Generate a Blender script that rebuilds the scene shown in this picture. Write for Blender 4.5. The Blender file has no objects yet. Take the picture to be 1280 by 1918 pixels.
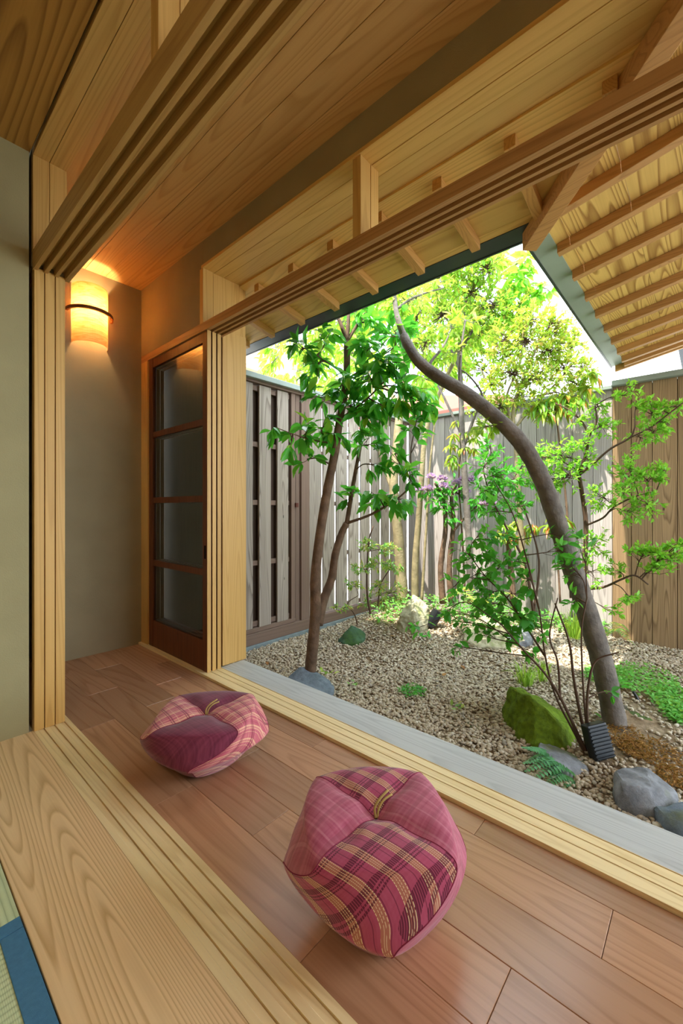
import bpy, bmesh, math, random
import numpy as np
from mathutils import Vector, Matrix

sc = bpy.context.scene
COL = sc.collection
random.seed(7)
RNG = np.random.default_rng(11)

# ------------------------------------------------------------------ camera
FPX, CX, CY, CAMH = 780.0, 640.0, 954.0, 1.0
YAW = math.atan2(883, 780)
SN, CS = math.sin(YAW), math.cos(YAW)
cam = bpy.data.cameras.new('camera')
cam.sensor_fit = 'VERTICAL'
cam.sensor_height = 36
cam.lens = 36 * FPX / 1918
cam.shift_y = (CY - 959) / 1918
cam.clip_start = 0.02
cob = bpy.data.objects.new('camera', cam)
cob.location = (0, 0, CAMH)
cob.rotation_euler = (math.pi / 2, 0, -YAW)
COL.objects.link(cob)
sc.camera = cob

# ------------------------------------------------------------------ sky, sun, exposure
SKY, SUN, EXPO = 3.2, 5.4, 1.12
w = bpy.data.worlds.new('sky')
sc.world = w
w.use_nodes = True
wn = w.node_tree
bg = wn.nodes['Background']
tc = wn.nodes.new('ShaderNodeTexCoord')
nz = wn.nodes.new('ShaderNodeTexNoise')
nz.inputs['Scale'].default_value = 2.0
nz.inputs['Detail'].default_value = 4
rp = wn.nodes.new('ShaderNodeValToRGB')
rp.color_ramp.elements[0].position = 0.35
rp.color_ramp.elements[0].color = (0.62, 0.80, 1.0, 1)
rp.color_ramp.elements[1].position = 0.7
rp.color_ramp.elements[1].color = (0.95, 0.98, 1.0, 1)
wn.links.new(tc.outputs['Generated'], nz.inputs['Vector'])
wn.links.new(nz.outputs['Fac'], rp.inputs['Fac'])
wn.links.new(rp.outputs['Color'], bg.inputs['Color'])
bg.inputs['Strength'].default_value = SKY

sl = bpy.data.lights.new('sun', 'SUN')
sl.energy = SUN
sl.angle = math.radians(0.6)
sl.color = (1.0, 0.94, 0.84)
so = bpy.data.objects.new('sun', sl)
so.rotation_euler = Vector((0.50, -0.07, -1.0)).to_track_quat('-Z', 'Y').to_euler()
so.location = (-3, 1, 8)
COL.objects.link(so)

sc.view_settings.view_transform = 'Standard'
sc.view_settings.look = 'None'
sc.view_settings.gamma = 1.0
sc.view_settings.exposure = EXPO
sc.view_settings.use_curve_mapping = False
try:
    sc.cycles.max_bounces = 10
    sc.cycles.diffuse_bounces = 6
    sc.cycles.transparent_max_bounces = 12
    sc.cycles.sample_clamp_indirect = 8
    sc.cycles.caustics_reflective = False
    sc.cycles.caustics_refractive = False
    sc.cycles.use_denoising = True
except Exception:
    pass

# warm fill light added behind the viewpoint to brighten the interior, no real lamp
def fill_light(name, loc, size, watt, col=(1.0, 0.86, 0.66), rot=(0, 0, 0)):
    l = bpy.data.lights.new(name, 'AREA')
    l.shape = 'DISK'
    l.size = size
    l.energy = watt
    l.color = col
    o = bpy.data.objects.new(name, l)
    o.location = loc
    o.rotation_euler = rot
    COL.objects.link(o)
    return o
fill_light('room_fill_light', (-1.1, -0.6, 2.5), 0.6, 12)

# ------------------------------------------------------------------ helpers
def at(px, py, d):
    a = (px - CX) / FPX
    b = -(py - CY) / FPX
    return Vector(((CS * a + SN) * d, (-SN * a + CS) * d, CAMH + b * d))

def lin(h):
    h = h.lstrip('#')
    c = [int(h[i:i + 2], 16) / 255 for i in (0, 2, 4)]
    return tuple(x / 12.92 if x <= 0.04045 else ((x + 0.055) / 1.055) ** 2.4 for x in c) + (1,)

WLOC = {}
def place(o, loc, parent=None):
    loc = Vector(loc)
    WLOC[o] = loc.copy()
    if parent is not None:
        o.parent = parent
        o.location = loc - WLOC.get(parent, Vector((0, 0, 0)))
    else:
        o.location = loc
    return o

def tag(o, label=None, cat=None, group=None, kind=None):
    if label: o['label'] = label
    if cat: o['category'] = cat
    if group: o['group'] = group
    if kind: o['kind'] = kind
    return o

def thing(name, loc, label, cat, group=None, kind=None):
    o = bpy.data.objects.new(name, None)
    o.empty_display_size = 0.05
    COL.objects.link(o)
    place(o, loc)
    return tag(o, label, cat, group, kind)

def mesh_obj(name, verts, faces, mat, parent=None, loc=None, smooth=False, kind=None, mats=None):
    me = bpy.data.meshes.new(name)
    v = np.asarray(verts, dtype=float)
    if loc is None:
        mn, mx = v.min(0), v.max(0)
        loc = ((mn[0] + mx[0]) / 2, (mn[1] + mx[1]) / 2, mn[2])
    v = v - np.asarray(loc)
    me.from_pydata(v.tolist(), [], faces)
    me.update()
    if mat is not None:
        me.materials.append(mat)
    if smooth:
        me.polygons.foreach_set('use_smooth', [True] * len(me.polygons))
    o = bpy.data.objects.new(name, me)
    COL.objects.link(o)
    place(o, loc, parent)
    if kind: o['kind'] = kind
    return o

HEX = [(0, 3, 2, 1), (4, 5, 6, 7), (0, 1, 5, 4), (1, 2, 6, 5), (2, 3, 7, 6), (3, 0, 4, 7)]
def hexa(name, p, mat, parent=None, bev=0.0, kind=None):
    """p: 8 points, bottom ring counter-clockwise then top ring."""
    o = mesh_obj(name, p, HEX, mat, parent, kind=kind)
    if bev > 0:
        m = o.modifiers.new('edge', 'BEVEL')
        m.width = bev
        m.segments = 2
        m.limit_method = 'ANGLE'
    return o

def box(name, x0, x1, y0, y1, z0, z1, mat, parent=None, bev=0.0, kind=None):
    p = [(x0, y0, z0), (x1, y0, z0), (x1, y1, z0), (x0, y1, z0),
         (x0, y0, z1), (x1, y0, z1), (x1, y1, z1), (x0, y1, z1)]
    return hexa(name, p, mat, parent, bev, kind)

def extrude_y(name, prof, y0, y1, mat, parent=None, kind=None):
    """closed profile [(x,z)...] swept along Y"""
    n = len(prof)
    v = [(x, y0, z) for x, z in prof] + [(x, y1, z) for x, z in prof]
    f = [(i, (i + 1) % n, n + (i + 1) % n, n + i) for i in range(n)]
    f += [tuple(range(n))[::-1], tuple(range(n, 2 * n))]
    o = mesh_obj(name, v, f, mat, parent, kind=kind)
    bm = bmesh.new(); bm.from_mesh(o.data)
    bmesh.ops.recalc_face_normals(bm, faces=bm.faces)
    bm.to_mesh(o.data); bm.free()
    return o

def spline(pts, n):
    """Catmull-Rom through pts, n samples per span; pts may carry extra columns"""
    P = np.array([list(p) for p in pts], float)
    P = np.vstack([2 * P[0] - P[1], P, 2 * P[-1] - P[-2]])
    out = []
    for i in range(1, len(P) - 2):
        for k in range(n):
            t = k / n
            a, b, c, d = P[i - 1], P[i], P[i + 1], P[i + 2]
            out.append(0.5 * (2 * b + (c - a) * t + (2 * a - 5 * b + 4 * c - d) * t * t + (3 * b - a - 3 * c + d) * t ** 3))
    out.append(P[-2])
    return np.array(out)

def tube_geo(P, R, k=8, jitter=0.0):
    P = np.asarray(P, float)
    n = len(P)
    T = np.gradient(P, axis=0)
    T /= np.linalg.norm(T, axis=1)[:, None] + 1e-9
    ref = np.array([0.31, 0.77, 0.2])
    V = []
    for i in range(n):
        a = np.cross(T[i], ref); a /= np.linalg.norm(a) + 1e-9
        b = np.cross(T[i], a)
        r = R[i] * (1 + (random.uniform(-jitter, jitter) if jitter else 0))
        for j in range(k):
            t = 2 * math.pi * j / k
            V.append(P[i] + r * (math.cos(t) * a + math.sin(t) * b))
    F = []
    for i in range(n - 1):
        for j in range(k):
            q = (j + 1) % k
            F.append((i * k + j, i * k + q, (i + 1) * k + q, (i + 1) * k + j))
    F.append(tuple(range(k))[::-1])
    F.append(tuple(range((n - 1) * k, n * k)))
    return V, F

def tube(name, pts, r0, r1, mat, parent=None, k=8, n=4, jitter=0.0, kind=None):
    S = spline(pts, n)
    R = np.linspace(r0, r1, len(S))
    V, F = tube_geo(S, R, k, jitter)
    return mesh_obj(name, V, F, mat, parent, smooth=True, kind=kind)

def tubes(name, lst, mat, parent=None, k=5, kind=None):
    """many tubes joined: lst of (points array, r0, r1)"""
    V, F = [], []
    for P, r0, r1 in lst:
        b = len(V)
        v, f = tube_geo(P, np.linspace(r0, r1, len(P)), k)
        V += v
        F += [tuple(i + b for i in q) for q in f]
    return mesh_obj(name, V, F, mat, parent, smooth=True, kind=kind)

# ------------------------------------------------------------------ materials
MATS = {}
class NT:
    def __init__(s, name, rough=0.5, spec=0.5):
        m = bpy.data.materials.new(name)
        m.use_nodes = True
        s.m, s.t = m, m.node_tree
        s.b = s.t.nodes['Principled BSDF']
        s.b.inputs['Roughness'].default_value = rough
        s.b.inputs['Specular IOR Level'].default_value = spec
    def n(s, typ, **kw):
        x = s.t.nodes.new(typ)
        for k, v in kw.items():
            if k in x.inputs: x.inputs[k].default_value = v
            else: setattr(x, k, v)
        return x
    def l(s, a, b): s.t.links.new(a, b)
    def math(s, op, a, b=None):
        x = s.n('ShaderNodeMath', operation=op)
        for i, v in enumerate((a, b)):
            if v is None: continue
            if isinstance(v, (int, float)): x.inputs[i].default_value = v
            else: s.l(v, x.inputs[i])
        return x.outputs[0]
    def ramp(s, fac, stops, interp='LINEAR'):
        r = s.n('ShaderNodeValToRGB')
        r.color_ramp.interpolation = interp
        e = r.color_ramp.elements
        while len(e) < len(stops): e.new(0.5)
        for k, (p, c) in enumerate(stops):
            e[k].position = p
            e[k].color = c if len(c) == 4 else tuple(c) + (1,)
        s.l(fac, r.inputs['Fac'])
        return r.outputs['Color']
    def mix(s, fac, a, b, blend='MIX'):
        x = s.n('ShaderNodeMix', data_type='RGBA', blend_type=blend)
        for sock, v in ((x.inputs[0], fac), (x.inputs[6], a), (x.inputs[7], b)):
            if isinstance(v, (int, float)): sock.default_value = v
            elif isinstance(v, tuple): sock.default_value = v
            else: s.l(v, sock)
        return x.outputs[2]
    def bump(s, h, strength=0.2, dist=0.005):
        x = s.n('ShaderNodeBump')
        x.inputs['Strength'].default_value = strength
        x.inputs['Distance'].default_value = dist
        s.l(h, x.inputs['Height'])
        s.l(x.outputs['Normal'], s.b.inputs['Normal'])
    def coords(s, scale, rnd=True):
        t = s.n('ShaderNodeTexCoord')
        v = t.outputs['Object']
        if rnd:
            oi = s.n('ShaderNodeObjectInfo')
            mul = s.n('ShaderNodeVectorMath', operation='SCALE')
            mul.inputs[0].default_value = (17.3, 41.7, 29.1)
            s.l(oi.outputs['Random'], mul.inputs['Scale'])
            ad = s.n('ShaderNodeVectorMath', operation='ADD')
            s.l(v, ad.inputs[0]); s.l(mul.outputs[0], ad.inputs[1])
            v = ad.outputs[0]
        mp = s.n('ShaderNodeMapping')
        mp.inputs['Scale'].default_value = scale
        s.l(v, mp.inputs['Vector'])
        return mp.outputs[0]

def axscale(axis, along, cross):
    return {'X': (along, cross, cross), 'Y': (cross, along, cross), 'Z': (cross, cross, along)}[axis]

def wood(name, light, dark, axis='Y', scale=5.0, stretch=0.08, rings=9, rough=0.45, contrast=0.75,
         vary=0.12, knots=None, spec=0.4, bump=0.08, fiber=0.25, coat=0.0):
    s = NT(name, rough, spec)
    L, D = lin(light), lin(dark)
    v = s.coords(axscale(axis, stretch, 1.0))
    n1 = s.n('ShaderNodeTexNoise', Scale=scale, Detail=0.8, Roughness=0.4)
    s.l(v, n1.inputs['Vector'])
    ring = s.math('FRACT', s.math('MULTIPLY', n1.outputs['Fac'], rings))
    band = s.ramp(ring, [(0.0, (0, 0, 0, 1)), (0.5, (0.18, 0.18, 0.18, 1)), (0.86, (1, 1, 1, 1)), (1.0, (0.0, 0.0, 0.0, 1))])
    v2 = s.coords(axscale(axis, 2.0, 160.0))
    n2 = s.n('ShaderNodeTexNoise', Scale=1.0, Detail=2.0)
    s.l(v2, n2.inputs['Vector'])
    f2 = s.math('MULTIPLY', s.math('SUBTRACT', n2.outputs['Fac'], 0.5), fiber * 2)
    fac = s.math('ADD', s.math('MULTIPLY', band, contrast), f2)
    fac.node.use_clamp = True
    c = s.mix(fac, L, D)
    # large tone drift and board-to-board difference
    n3 = s.n('ShaderNodeTexNoise', Scale=1.3, Detail=1.0)
    s.l(v, n3.inputs['Vector'])
    oi = s.n('ShaderNodeObjectInfo')
    hv = s.n('ShaderNodeHueSaturation')
    val = s.math('ADD', 1.0 - vary, s.math('MULTIPLY', oi.outputs['Random'], 2 * vary))
    val = s.math('MULTIPLY', val, s.math('ADD', 0.85, s.math('MULTIPLY', n3.outputs['Fac'], 0.3)))
    s.l(val, hv.inputs['Value'])
    s.l(c, hv.inputs['Color'])
    c = hv.outputs['Color']
    if knots:
        vk = s.coords(axscale(axis, 2.2, 6.0))
        vo = s.n('ShaderNodeTexVoronoi', Scale=1.0, Randomness=1.0)
        s.l(vk, vo.inputs['Vector'])
        kf = s.ramp(vo.outputs['Distance'], [(0.0, (1, 1, 1, 1)), (knots * 0.6, (0.8, 0.8, 0.8, 1)), (knots, (0, 0, 0, 1))])
        c = s.mix(kf, c, tuple(x * 0.28 for x in D[:3]) + (1,))
    s.l(c, s.b.inputs['Base Color'])
    if coat: s.b.inputs['Coat Weight'].default_value = coat
    s.bump(fac, bump, 0.002)
    MATS[name] = s.m
    return s.m

def plain(name, col, rough=0.6, spec=0.4, noise=0.0, nscale=8.0, metal=0.0, bump=0.0, bscale=60):
    s = NT(name, rough, spec)
    c = lin(col)
    s.b.inputs['Metallic'].default_value = metal
    if noise:
        v = s.coords((1, 1, 1), rnd=True)
        n = s.n('ShaderNodeTexNoise', Scale=nscale, Detail=5.0)
        s.l(v, n.inputs['Vector'])
        d = tuple(x * (1 - noise) for x in c[:3]) + (1,)
        u = tuple(min(1, x * (1 + noise)) for x in c[:3]) + (1,)
        s.l(s.ramp(n.outputs['Fac'], [(0.3, d), (0.7, u)]), s.b.inputs['Base Color'])
    else:
        s.b.inputs['Base Color'].default_value = c
    if bump:
        v = s.coords((1, 1, 1), rnd=False)
        n = s.n('ShaderNodeTexNoise', Scale=bscale, Detail=4.0)
        s.l(v, n.inputs['Vector'])
        s.bump(n.outputs['Fac'], bump, 0.01)
    MATS[name] = s.m
    return s.m

def leafmat(name, cols, trans=0.45, rough=0.4, glow=(0.75, 0.9, 0.08, 1)):
    s = NT(name, rough, 0.45)
    oi = s.n('ShaderNodeObjectInfo')
    geo = s.n('ShaderNodeNewGeometry')
    r = s.math('FRACT', s.math('ADD', oi.outputs['Random'], geo.outputs['Random Per Island']))
    k = len(cols)
    c = s.ramp(r, [(i / max(1, k - 1), lin(h)) for i, h in enumerate(cols)])
    s.l(c, s.b.inputs['Base Color'])
    tr = s.n('ShaderNodeBsdfTranslucent')
    c2 = s.mix(0.5, c, glow, 'MIX')
    s.l(c2, tr.inputs['Color'])
    mx = s.n('ShaderNodeMixShader')
    mx.inputs[0].default_value = trans
    s.l(s.b.outputs[0], mx.inputs[1]); s.l(tr.outputs[0], mx.inputs[2])
    s.l(mx.outputs[0], s.t.nodes['Material Output'].inputs['Surface'])
    MATS[name] = s.m
    return s.m

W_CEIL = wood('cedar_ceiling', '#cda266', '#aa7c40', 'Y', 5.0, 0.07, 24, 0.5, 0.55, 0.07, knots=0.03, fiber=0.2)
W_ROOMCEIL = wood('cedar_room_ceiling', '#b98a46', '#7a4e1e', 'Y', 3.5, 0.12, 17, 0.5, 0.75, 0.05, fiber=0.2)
W_TRIM = wood('pine_trim', '#d4ab68', '#b28644', 'Y', 10.0, 0.03, 16, 0.45, 0.5, 0.06, fiber=0.3)
W_TRIMZ = wood('pine_upright', '#d8ae66', '#bb8c46', 'Z', 10.0, 0.03, 16, 0.45, 0.5, 0.05, fiber=0.3)
W_LINTEL = wood('pine_lintel', '#dcb268', '#c2924a', 'Y', 7.0, 0.04, 16, 0.5, 0.45, 0.04, fiber=0.25)
W_TRACK = wood('track_pine', '#c09a5e', '#9a7038', 'Y', 12.0, 0.03, 14, 0.5, 0.5, 0.04, fiber=0.3)
W_TRACKB = wood('track_cedar_brown', '#b28655', '#865a30', 'Y', 12.0, 0.03, 14, 0.5, 0.5, 0.04, fiber=0.3)
W_SILL = wood('sill_board', '#f0d0a0', '#b88c52', 'Y', 6.0, 0.055, 40, 0.40, 0.6, 0.03, fiber=0.25, bump=0.15)
W_SILL2 = wood('sill_track', '#f2dcaa', '#d4b67e', 'Y', 9.0, 0.05, 16, 0.4, 0.5, 0.05, fiber=0.2)
W_FLOOR = wood('cherry_floor', '#b88c6c', '#966a4c', 'Y', 6.0, 0.07, 16, 0.25, 0.5, 0.17, fiber=0.35, spec=0.5, bump=0.03)
W_GREY = wood('weathered_sill', '#c3c6c6', '#a0a3a4', 'Y', 8.0, 0.04, 18, 0.55, 0.5, 0.03, fiber=0.4)
W_DARK = wood('dark_door_frame', '#6b3a1e', '#3f1f10', 'Z', 12.0, 0.04, 12, 0.45, 0.5, 0.06)
W_SOFFITY = wood('soffit_boards', '#dcb668', '#b58a44', 'Y', 5.0, 0.08, 22, 0.55, 0.6, 0.06, fiber=0.2)
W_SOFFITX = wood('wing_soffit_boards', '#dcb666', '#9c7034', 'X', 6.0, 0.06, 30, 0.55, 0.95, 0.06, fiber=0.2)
W_RAFX = wood('rafter_cedar', '#c99a58', '#a07038', 'X', 12.0, 0.03, 14, 0.55, 0.5, 0.06)
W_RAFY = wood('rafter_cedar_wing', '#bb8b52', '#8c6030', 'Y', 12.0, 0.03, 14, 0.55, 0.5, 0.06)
W_FENCE = wood('fence_weathered', '#a89b8e', '#64574d', 'Z', 8.0, 0.05, 24, 0.8, 0.65, 0.12, knots=0.05, fiber=0.45, spec=0.2, bump=0.3)
W_FENCEB = wood('fence_back_weathered', '#aaa19b', '#716964', 'Z', 8.0, 0.04, 24, 0.8, 0.6, 0.12, knots=0.03, fiber=0.45, spec=0.2, bump=0.3)
W_FENCER = wood('fence_weathered_shaded', '#967b5a', '#5f4932', 'Z', 8.0, 0.05, 24, 0.8, 0.7, 0.10, knots=0.05, fiber=0.45, spec=0.2, bump=0.3)  # brown weathered boards, darkened further with the wing eave's shade in the colour
W_GATE = wood('gate_painted', '#7d6658', '#5c4a40', 'Z', 8.0, 0.04, 12, 0.7, 0.35, 0.04, fiber=0.3, spec=0.3)
W_GATEX = wood('gate_painted_rail', '#7d6658', '#5c4a40', 'X', 8.0, 0.04, 12, 0.7, 0.35, 0.04, fiber=0.3, spec=0.3)
W_BACKING = wood('gate_backing', '#4a3a30', '#2c2019', 'Z', 8.0, 0.04, 12, 0.8, 0.35, 0.04, fiber=0.3, spec=0.2)
PLASTER = plain('plaster', '#9d8f70', 0.95, 0.1, 0.06, 5, bump=0.12, bscale=220)
PLASTER_G = plain('plaster_green', '#a59d78', 0.95, 0.1, 0.05, 5, bump=0.12, bscale=220)
PAPER = plain('shoji_paper', '#e8e0cc', 0.9, 0.1)
BLACK = plain('black_gap', '#120e0a', 0.9, 0.1)
SLATE = plain('dark_metal', '#2b3238', 0.35, 0.5, 0.15, 6)
COPPER = plain('green_grey_metal', '#8d9a8c', 0.4, 0.5, 0.12, 4)
CAPGREY = plain('fence_cap_metal', '#8a948c', 0.5, 0.5, 0.1, 4)
CONC = plain('kerb_concrete', '#7f8a8c', 0.8, 0.2, 0.2, 12, bump=0.1)
ROOFT = plain('roof_sheet', '#3a4046', 0.6, 0.3)

# ------------------------------------------------------------------ setting: house floor
FX = [0.627, 0.775, 0.926, 1.078, 1.229, 1.317]
YJ = [[0.677, 1.403, 2.126, -0.05, 2.85], [0.324, 1.05, 1.776, -0.4, 2.5], [0.69, 1.41, 2.14, -0.03, 2.86],
      [0.18, 0.93, 1.64, 2.36, 3.08], [0.542, 1.253, 1.96, 2.68, -0.17]]
floor = thing('floor', (0.97, 0.9, -0.03), 'glossy brown plank floor of the veranda', None, kind='structure')
box('underfloor', 0.6, 1.32, -1.6, 3.2, -0.05, -0.02, BLACK, floor)
for r in range(5):
    ys = sorted([-1.6] + [y for y in YJ[r] if -1.6 < y < 3.17] + [3.18])
    for a, b in zip(ys[:-1], ys[1:]):
        box('plank', FX[r] + 0.0006, FX[r + 1] - 0.0006, a + 0.0006, b - 0.0006, -0.02, 0.0 + random.uniform(-0.0003, 0.0003), W_FLOOR, floor, bev=0.0012)

# inner sill: broad board and the three-groove track
trim1 = thing('trim_1', (0.43, 0.9, -0.03), 'broad pale sill board and sliding door track between tatami and veranda', None, kind='structure')
box('sill_board', 0.246, 0.4868, -1.6, 2.285, -0.04, 0.002, W_SILL, trim1, bev=0.0015)
prof = [(0.4872, -0.04), (0.4872, 0.002)]
for gx in (0.526, 0.567, 0.607):
    prof += [(gx - 0.022, 0.002), (gx - 0.0195, -0.001), (gx - 0.003, -0.001), (gx - 0.003, -0.012), (gx, -0.012), (gx, 0.002)]
prof += [(0.6265, 0.002), (0.6265, -0.04)]
extrude_y('track', prof, -1.6, 3.18, W_SILL2, trim1)

# outer track and grey weathered board
trim2 = thing('trim_2', (1.47, 0.9, -0.06), 'outer sliding door track of pale strips beside a grey weathered board', None, kind='structure')
z = 0.014
prof = [(1.3175, -0.03), (1.3175, z)]
for gx in (1.372, 1.411, 1.449):
    prof += [(gx - 0.016, z), (gx - 0.014, z - 0.0015), (gx - 0.0025, z - 0.0015), (gx - 0.0025, z - 0.012), (gx, z - 0.012), (gx, z)]
prof += [(1.4505, z), (1.4505, -0.03)]
extrude_y('track', prof, -1.6, 3.18, W_SILL2, trim2)
box('weathered_board', 1.4512, 1.626, -1.6, 2.296, -0.05, 0.012, W_GREY, trim2, bev=0.003)
box('foundation', 1.36, 1.60, -1.6, 3.3, -0.5, -0.031, CONC, trim2)

# ------------------------------------------------------------------ tatami
def tatamimat(name, hx):
    s = NT(name, 0.75, 0.25)
    v = s.coords((1, 1, 1), rnd=False)
    sp = s.n('ShaderNodeSeparateXYZ'); s.l(v, sp.inputs[0])
    a, b = (sp.outputs[0], sp.outputs[1]) if hx else (sp.outputs[1], sp.outputs[0])
    w1 = s.math('ABSOLUTE', s.math('SINE', s.math('MULTIPLY', a, math.pi / 0.0145)))
    w2 = s.math('ABSOLUTE', s.math('SINE', s.math('MULTIPLY', b, math.pi / 0.0035)))
    h = s.math('ADD', s.math('POWER', w1, 0.5), s.math('MULTIPLY', w2, 0.3))
    n = s.n('ShaderNodeTexNoise', Scale=30, Detail=3); s.l(v, n.inputs['Vector'])
    f = s.math('MULTIPLY', s.math('ADD', h, s.math('MULTIPLY', n.outputs['Fac'], 0.4)), 0.6)
    s.l(s.ramp(f, [(0.1, lin('#9fb488')), (0.9, lin('#d6e4ba'))]), s.b.inputs['Base Color'])
    s.bump(h, 0.5, 0.002)
    return s.m
TAT_A = tatamimat('tatami_weave_a', False)
TAT_B = tatamimat('tatami_weave_b', True)
TBLUE = plain('tatami_border_cloth', '#4d7fa4', 0.8, 0.2, 0.08, 90, bump=0.15, bscale=900)
YM = 1.232
t = thing('tatami_mat', (-0.68, YM + 0.45, -0.03), 'green tatami mat whose blue cloth border crosses toward the sill, further mat', 'tatami mat')
box('straw_core', -1.6, 0.243, YM + 0.038, 2.27, -0.05, 0.0, TAT_B, t)
box('border', -1.6, 0.243, YM + 0.001, YM + 0.038, -0.05, 0.002, TBLUE, t, bev=0.001)
t = thing('tatami_mat', (-0.3, YM - 0.9, -0.03), 'green tatami mat with blue cloth border running along the sill, nearer mat', 'tatami mat')
box('straw_core', -0.6, 0.198, -1.6, YM - 0.001, -0.05, 0.0, TAT_A, t)
box('border', 0.198, 0.243, -1.6, YM - 0.001, -0.05, 0.002, TBLUE, t, bev=0.001)
box('floor_room', -2.6, 0.246, -2.6, 2.28, -0.09, -0.051, W_SILL, kind='structure')

# ------------------------------------------------------------------ walls and ceilings
box('wall_left', -2.6, 0.470, 2.282, 2.36, -0.05, 2.62, PLASTER_G, kind='structure')
box('wall_back', -2.65, -2.6, -2.6, 2.36, -0.05, 2.62, PLASTER_G, kind='structure')
box('wall_front', -2.6, 1.66, -2.66, -2.6, -0.05, 2.62, PLASTER_G, kind='structure')
box('wall_pocket', 0.40, 0.4805, 2.36, 3.2, -0.05, 2.62, BLACK, kind='structure')
box('wall_end', 0.40, 1.36, 3.176, 3.26, -0.05, 2.66, PLASTER, kind='structure')
wr = thing('wall_right', (1.36, 2.7, 0), 'plaster band above the garden opening and beside the door pocket', None, kind='structure')
box('plaster_band', 1.338, 1.40, -2.6, 2.304, 2.484, 2.64, PLASTER, wr)
box('plaster_panel', 1.338, 1.40, 2.306, 3.176, 2.135, 2.64, PLASTER, wr)
box('pocket_back', 1.478, 1.55, 2.45, 3.2, -0.03, 2.14, W_BACKING, wr)
box('outer_skin', 1.56, 1.64, 2.45, 3.3, -0.3, 2.46, W_GATE, wr)

ceil = thing('ceiling', (0.98, 0.9, 2.63), 'veranda ceiling of long cedar boards', None, kind='structure')
for a, b in zip([0.60, 0.80, 0.965, 1.092, 1.2395], [0.80, 0.965, 1.092, 1.2395, 1.345]):
    box('board', a + 0.001, b - 0.001, -2.6, 3.18, 2.63 + random.uniform(0, .001), 2.65, W_CEIL, ceil, bev=0.001)
box('ceiling_backing', 0.58, 1.36, -2.6, 3.2, 2.652, 2.67, BLACK, ceil)
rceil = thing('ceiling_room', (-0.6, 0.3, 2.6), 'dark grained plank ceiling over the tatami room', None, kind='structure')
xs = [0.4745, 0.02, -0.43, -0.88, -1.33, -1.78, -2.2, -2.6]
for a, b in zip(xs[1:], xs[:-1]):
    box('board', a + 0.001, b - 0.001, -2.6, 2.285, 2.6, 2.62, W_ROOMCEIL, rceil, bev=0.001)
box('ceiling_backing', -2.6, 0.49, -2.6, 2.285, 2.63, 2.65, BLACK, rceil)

# inner head beam over the shoji, its track, strut and the end frame
trim3 = thing('trim_3', (0.55, 0.9, 2.07), 'inner head track with three grooves and frame above the shoji opening', None, kind='structure')
box('head_board', 0.483, 0.5445, -2.6, 2.285, 2.592, 2.70, W_TRIM, trim3, bev=0.001)
box('head_board', 0.5465, 0.6145, -2.6, 2.285, 2.592, 2.70, W_TRIM, trim3, bev=0.001)
def head_track(name, x0, x1, z0, z1, gr, depth, y0, y1, mat, parent):
    p = [(x0, z1), (x0, z0)]
    for a, b in gr:
        p += [(a, z0), (a, z0 + depth), (b, z0 + depth), (b, z0)]
    p += [(x1, z0), (x1, z1)]
    return extrude_y(name, p, y0, y1, mat, parent)
head_track('head_track', 0.4835, 0.626, 2.078, 2.165, [(0.5, 0.5235), (0.5385, 0.564), (0.579, 0.606)], 0.036, -2.6, 2.285, W_TRACK, trim3)
box('strut', 0.487, 0.5445, 1.055, 1.097, 2.165, 2.592, W_TRIMZ, trim3, bev=0.001)
box('strut', 0.5465, 0.612, 1.055, 1.097, 2.165, 2.592, W_TRIMZ, trim3, bev=0.001)
box('end_jamb', 0.483, 0.5445, 2.272, 2.30, 2.165, 2.592, W_TRIMZ, trim3, bev=0.001)
box('end_jamb', 0.5465, 0.6145, 2.272, 2.30, 2.165, 2.592, W_TRIMZ, trim3, bev=0.001)
box('transom_panel', 0.483, 0.6145, 2.30, 3.176, 2.10, 2.70, PLASTER, trim3)

# outer head: lintel boards, head track, strut, jambs, post
trim4 = thing('trim_4', (1.48, 0.9, 2.08), 'outer head track, lintel boards, strut and jambs over the garden opening', None, kind='structure')
box('lintel_board', 1.334, 1.413, -2.6, 2.32, 2.466, 2.484, W_LINTEL, trim4, bev=0.001)
box('lintel_board', 1.416, 1.4835, -2.6, 2.32, 2.466, 2.50, W_LINTEL, trim4, bev=0.001)
box('lintel_beam', 1.485, 1.661, -2.6, 3.3, 2.466, 2.64, W_LINTEL, trim4, bev=0.002)
box('lintel_filler', 1.40, 1.49, -2.6, 3.3, 2.502, 2.64, BLACK, trim4)
head_track('head_track', 1.338, 1.468, 2.084, 2.134, [(1.362, 1.383), (1.397, 1.418), (1.432, 1.452)], 0.030, -2.6, 3.176, W_TRACKB, trim4)
box('strut', 1.34, 1.406, 1.078, 1.121, 2.134, 2.466, W_TRIMZ, trim4, bev=0.001)
box('strut', 1.410, 1.463, 1.078, 1.121, 2.134, 2.466, W_TRIMZ, trim4, bev=0.001)
box('jamb', 1.337, 1.406, 2.302, 2.34, 2.134, 2.466, W_TRIMZ, trim4, bev=0.001)
box('jamb', 1.410, 1.648, 2.306, 2.34, 2.134, 2.466, W_TRIMZ, trim4, bev=0.001)
box('post', 1.4695, 1.648, 2.298, 2.45, 0.012, 2.134, W_TRIMZ, trim4, bev=0.002)

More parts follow.
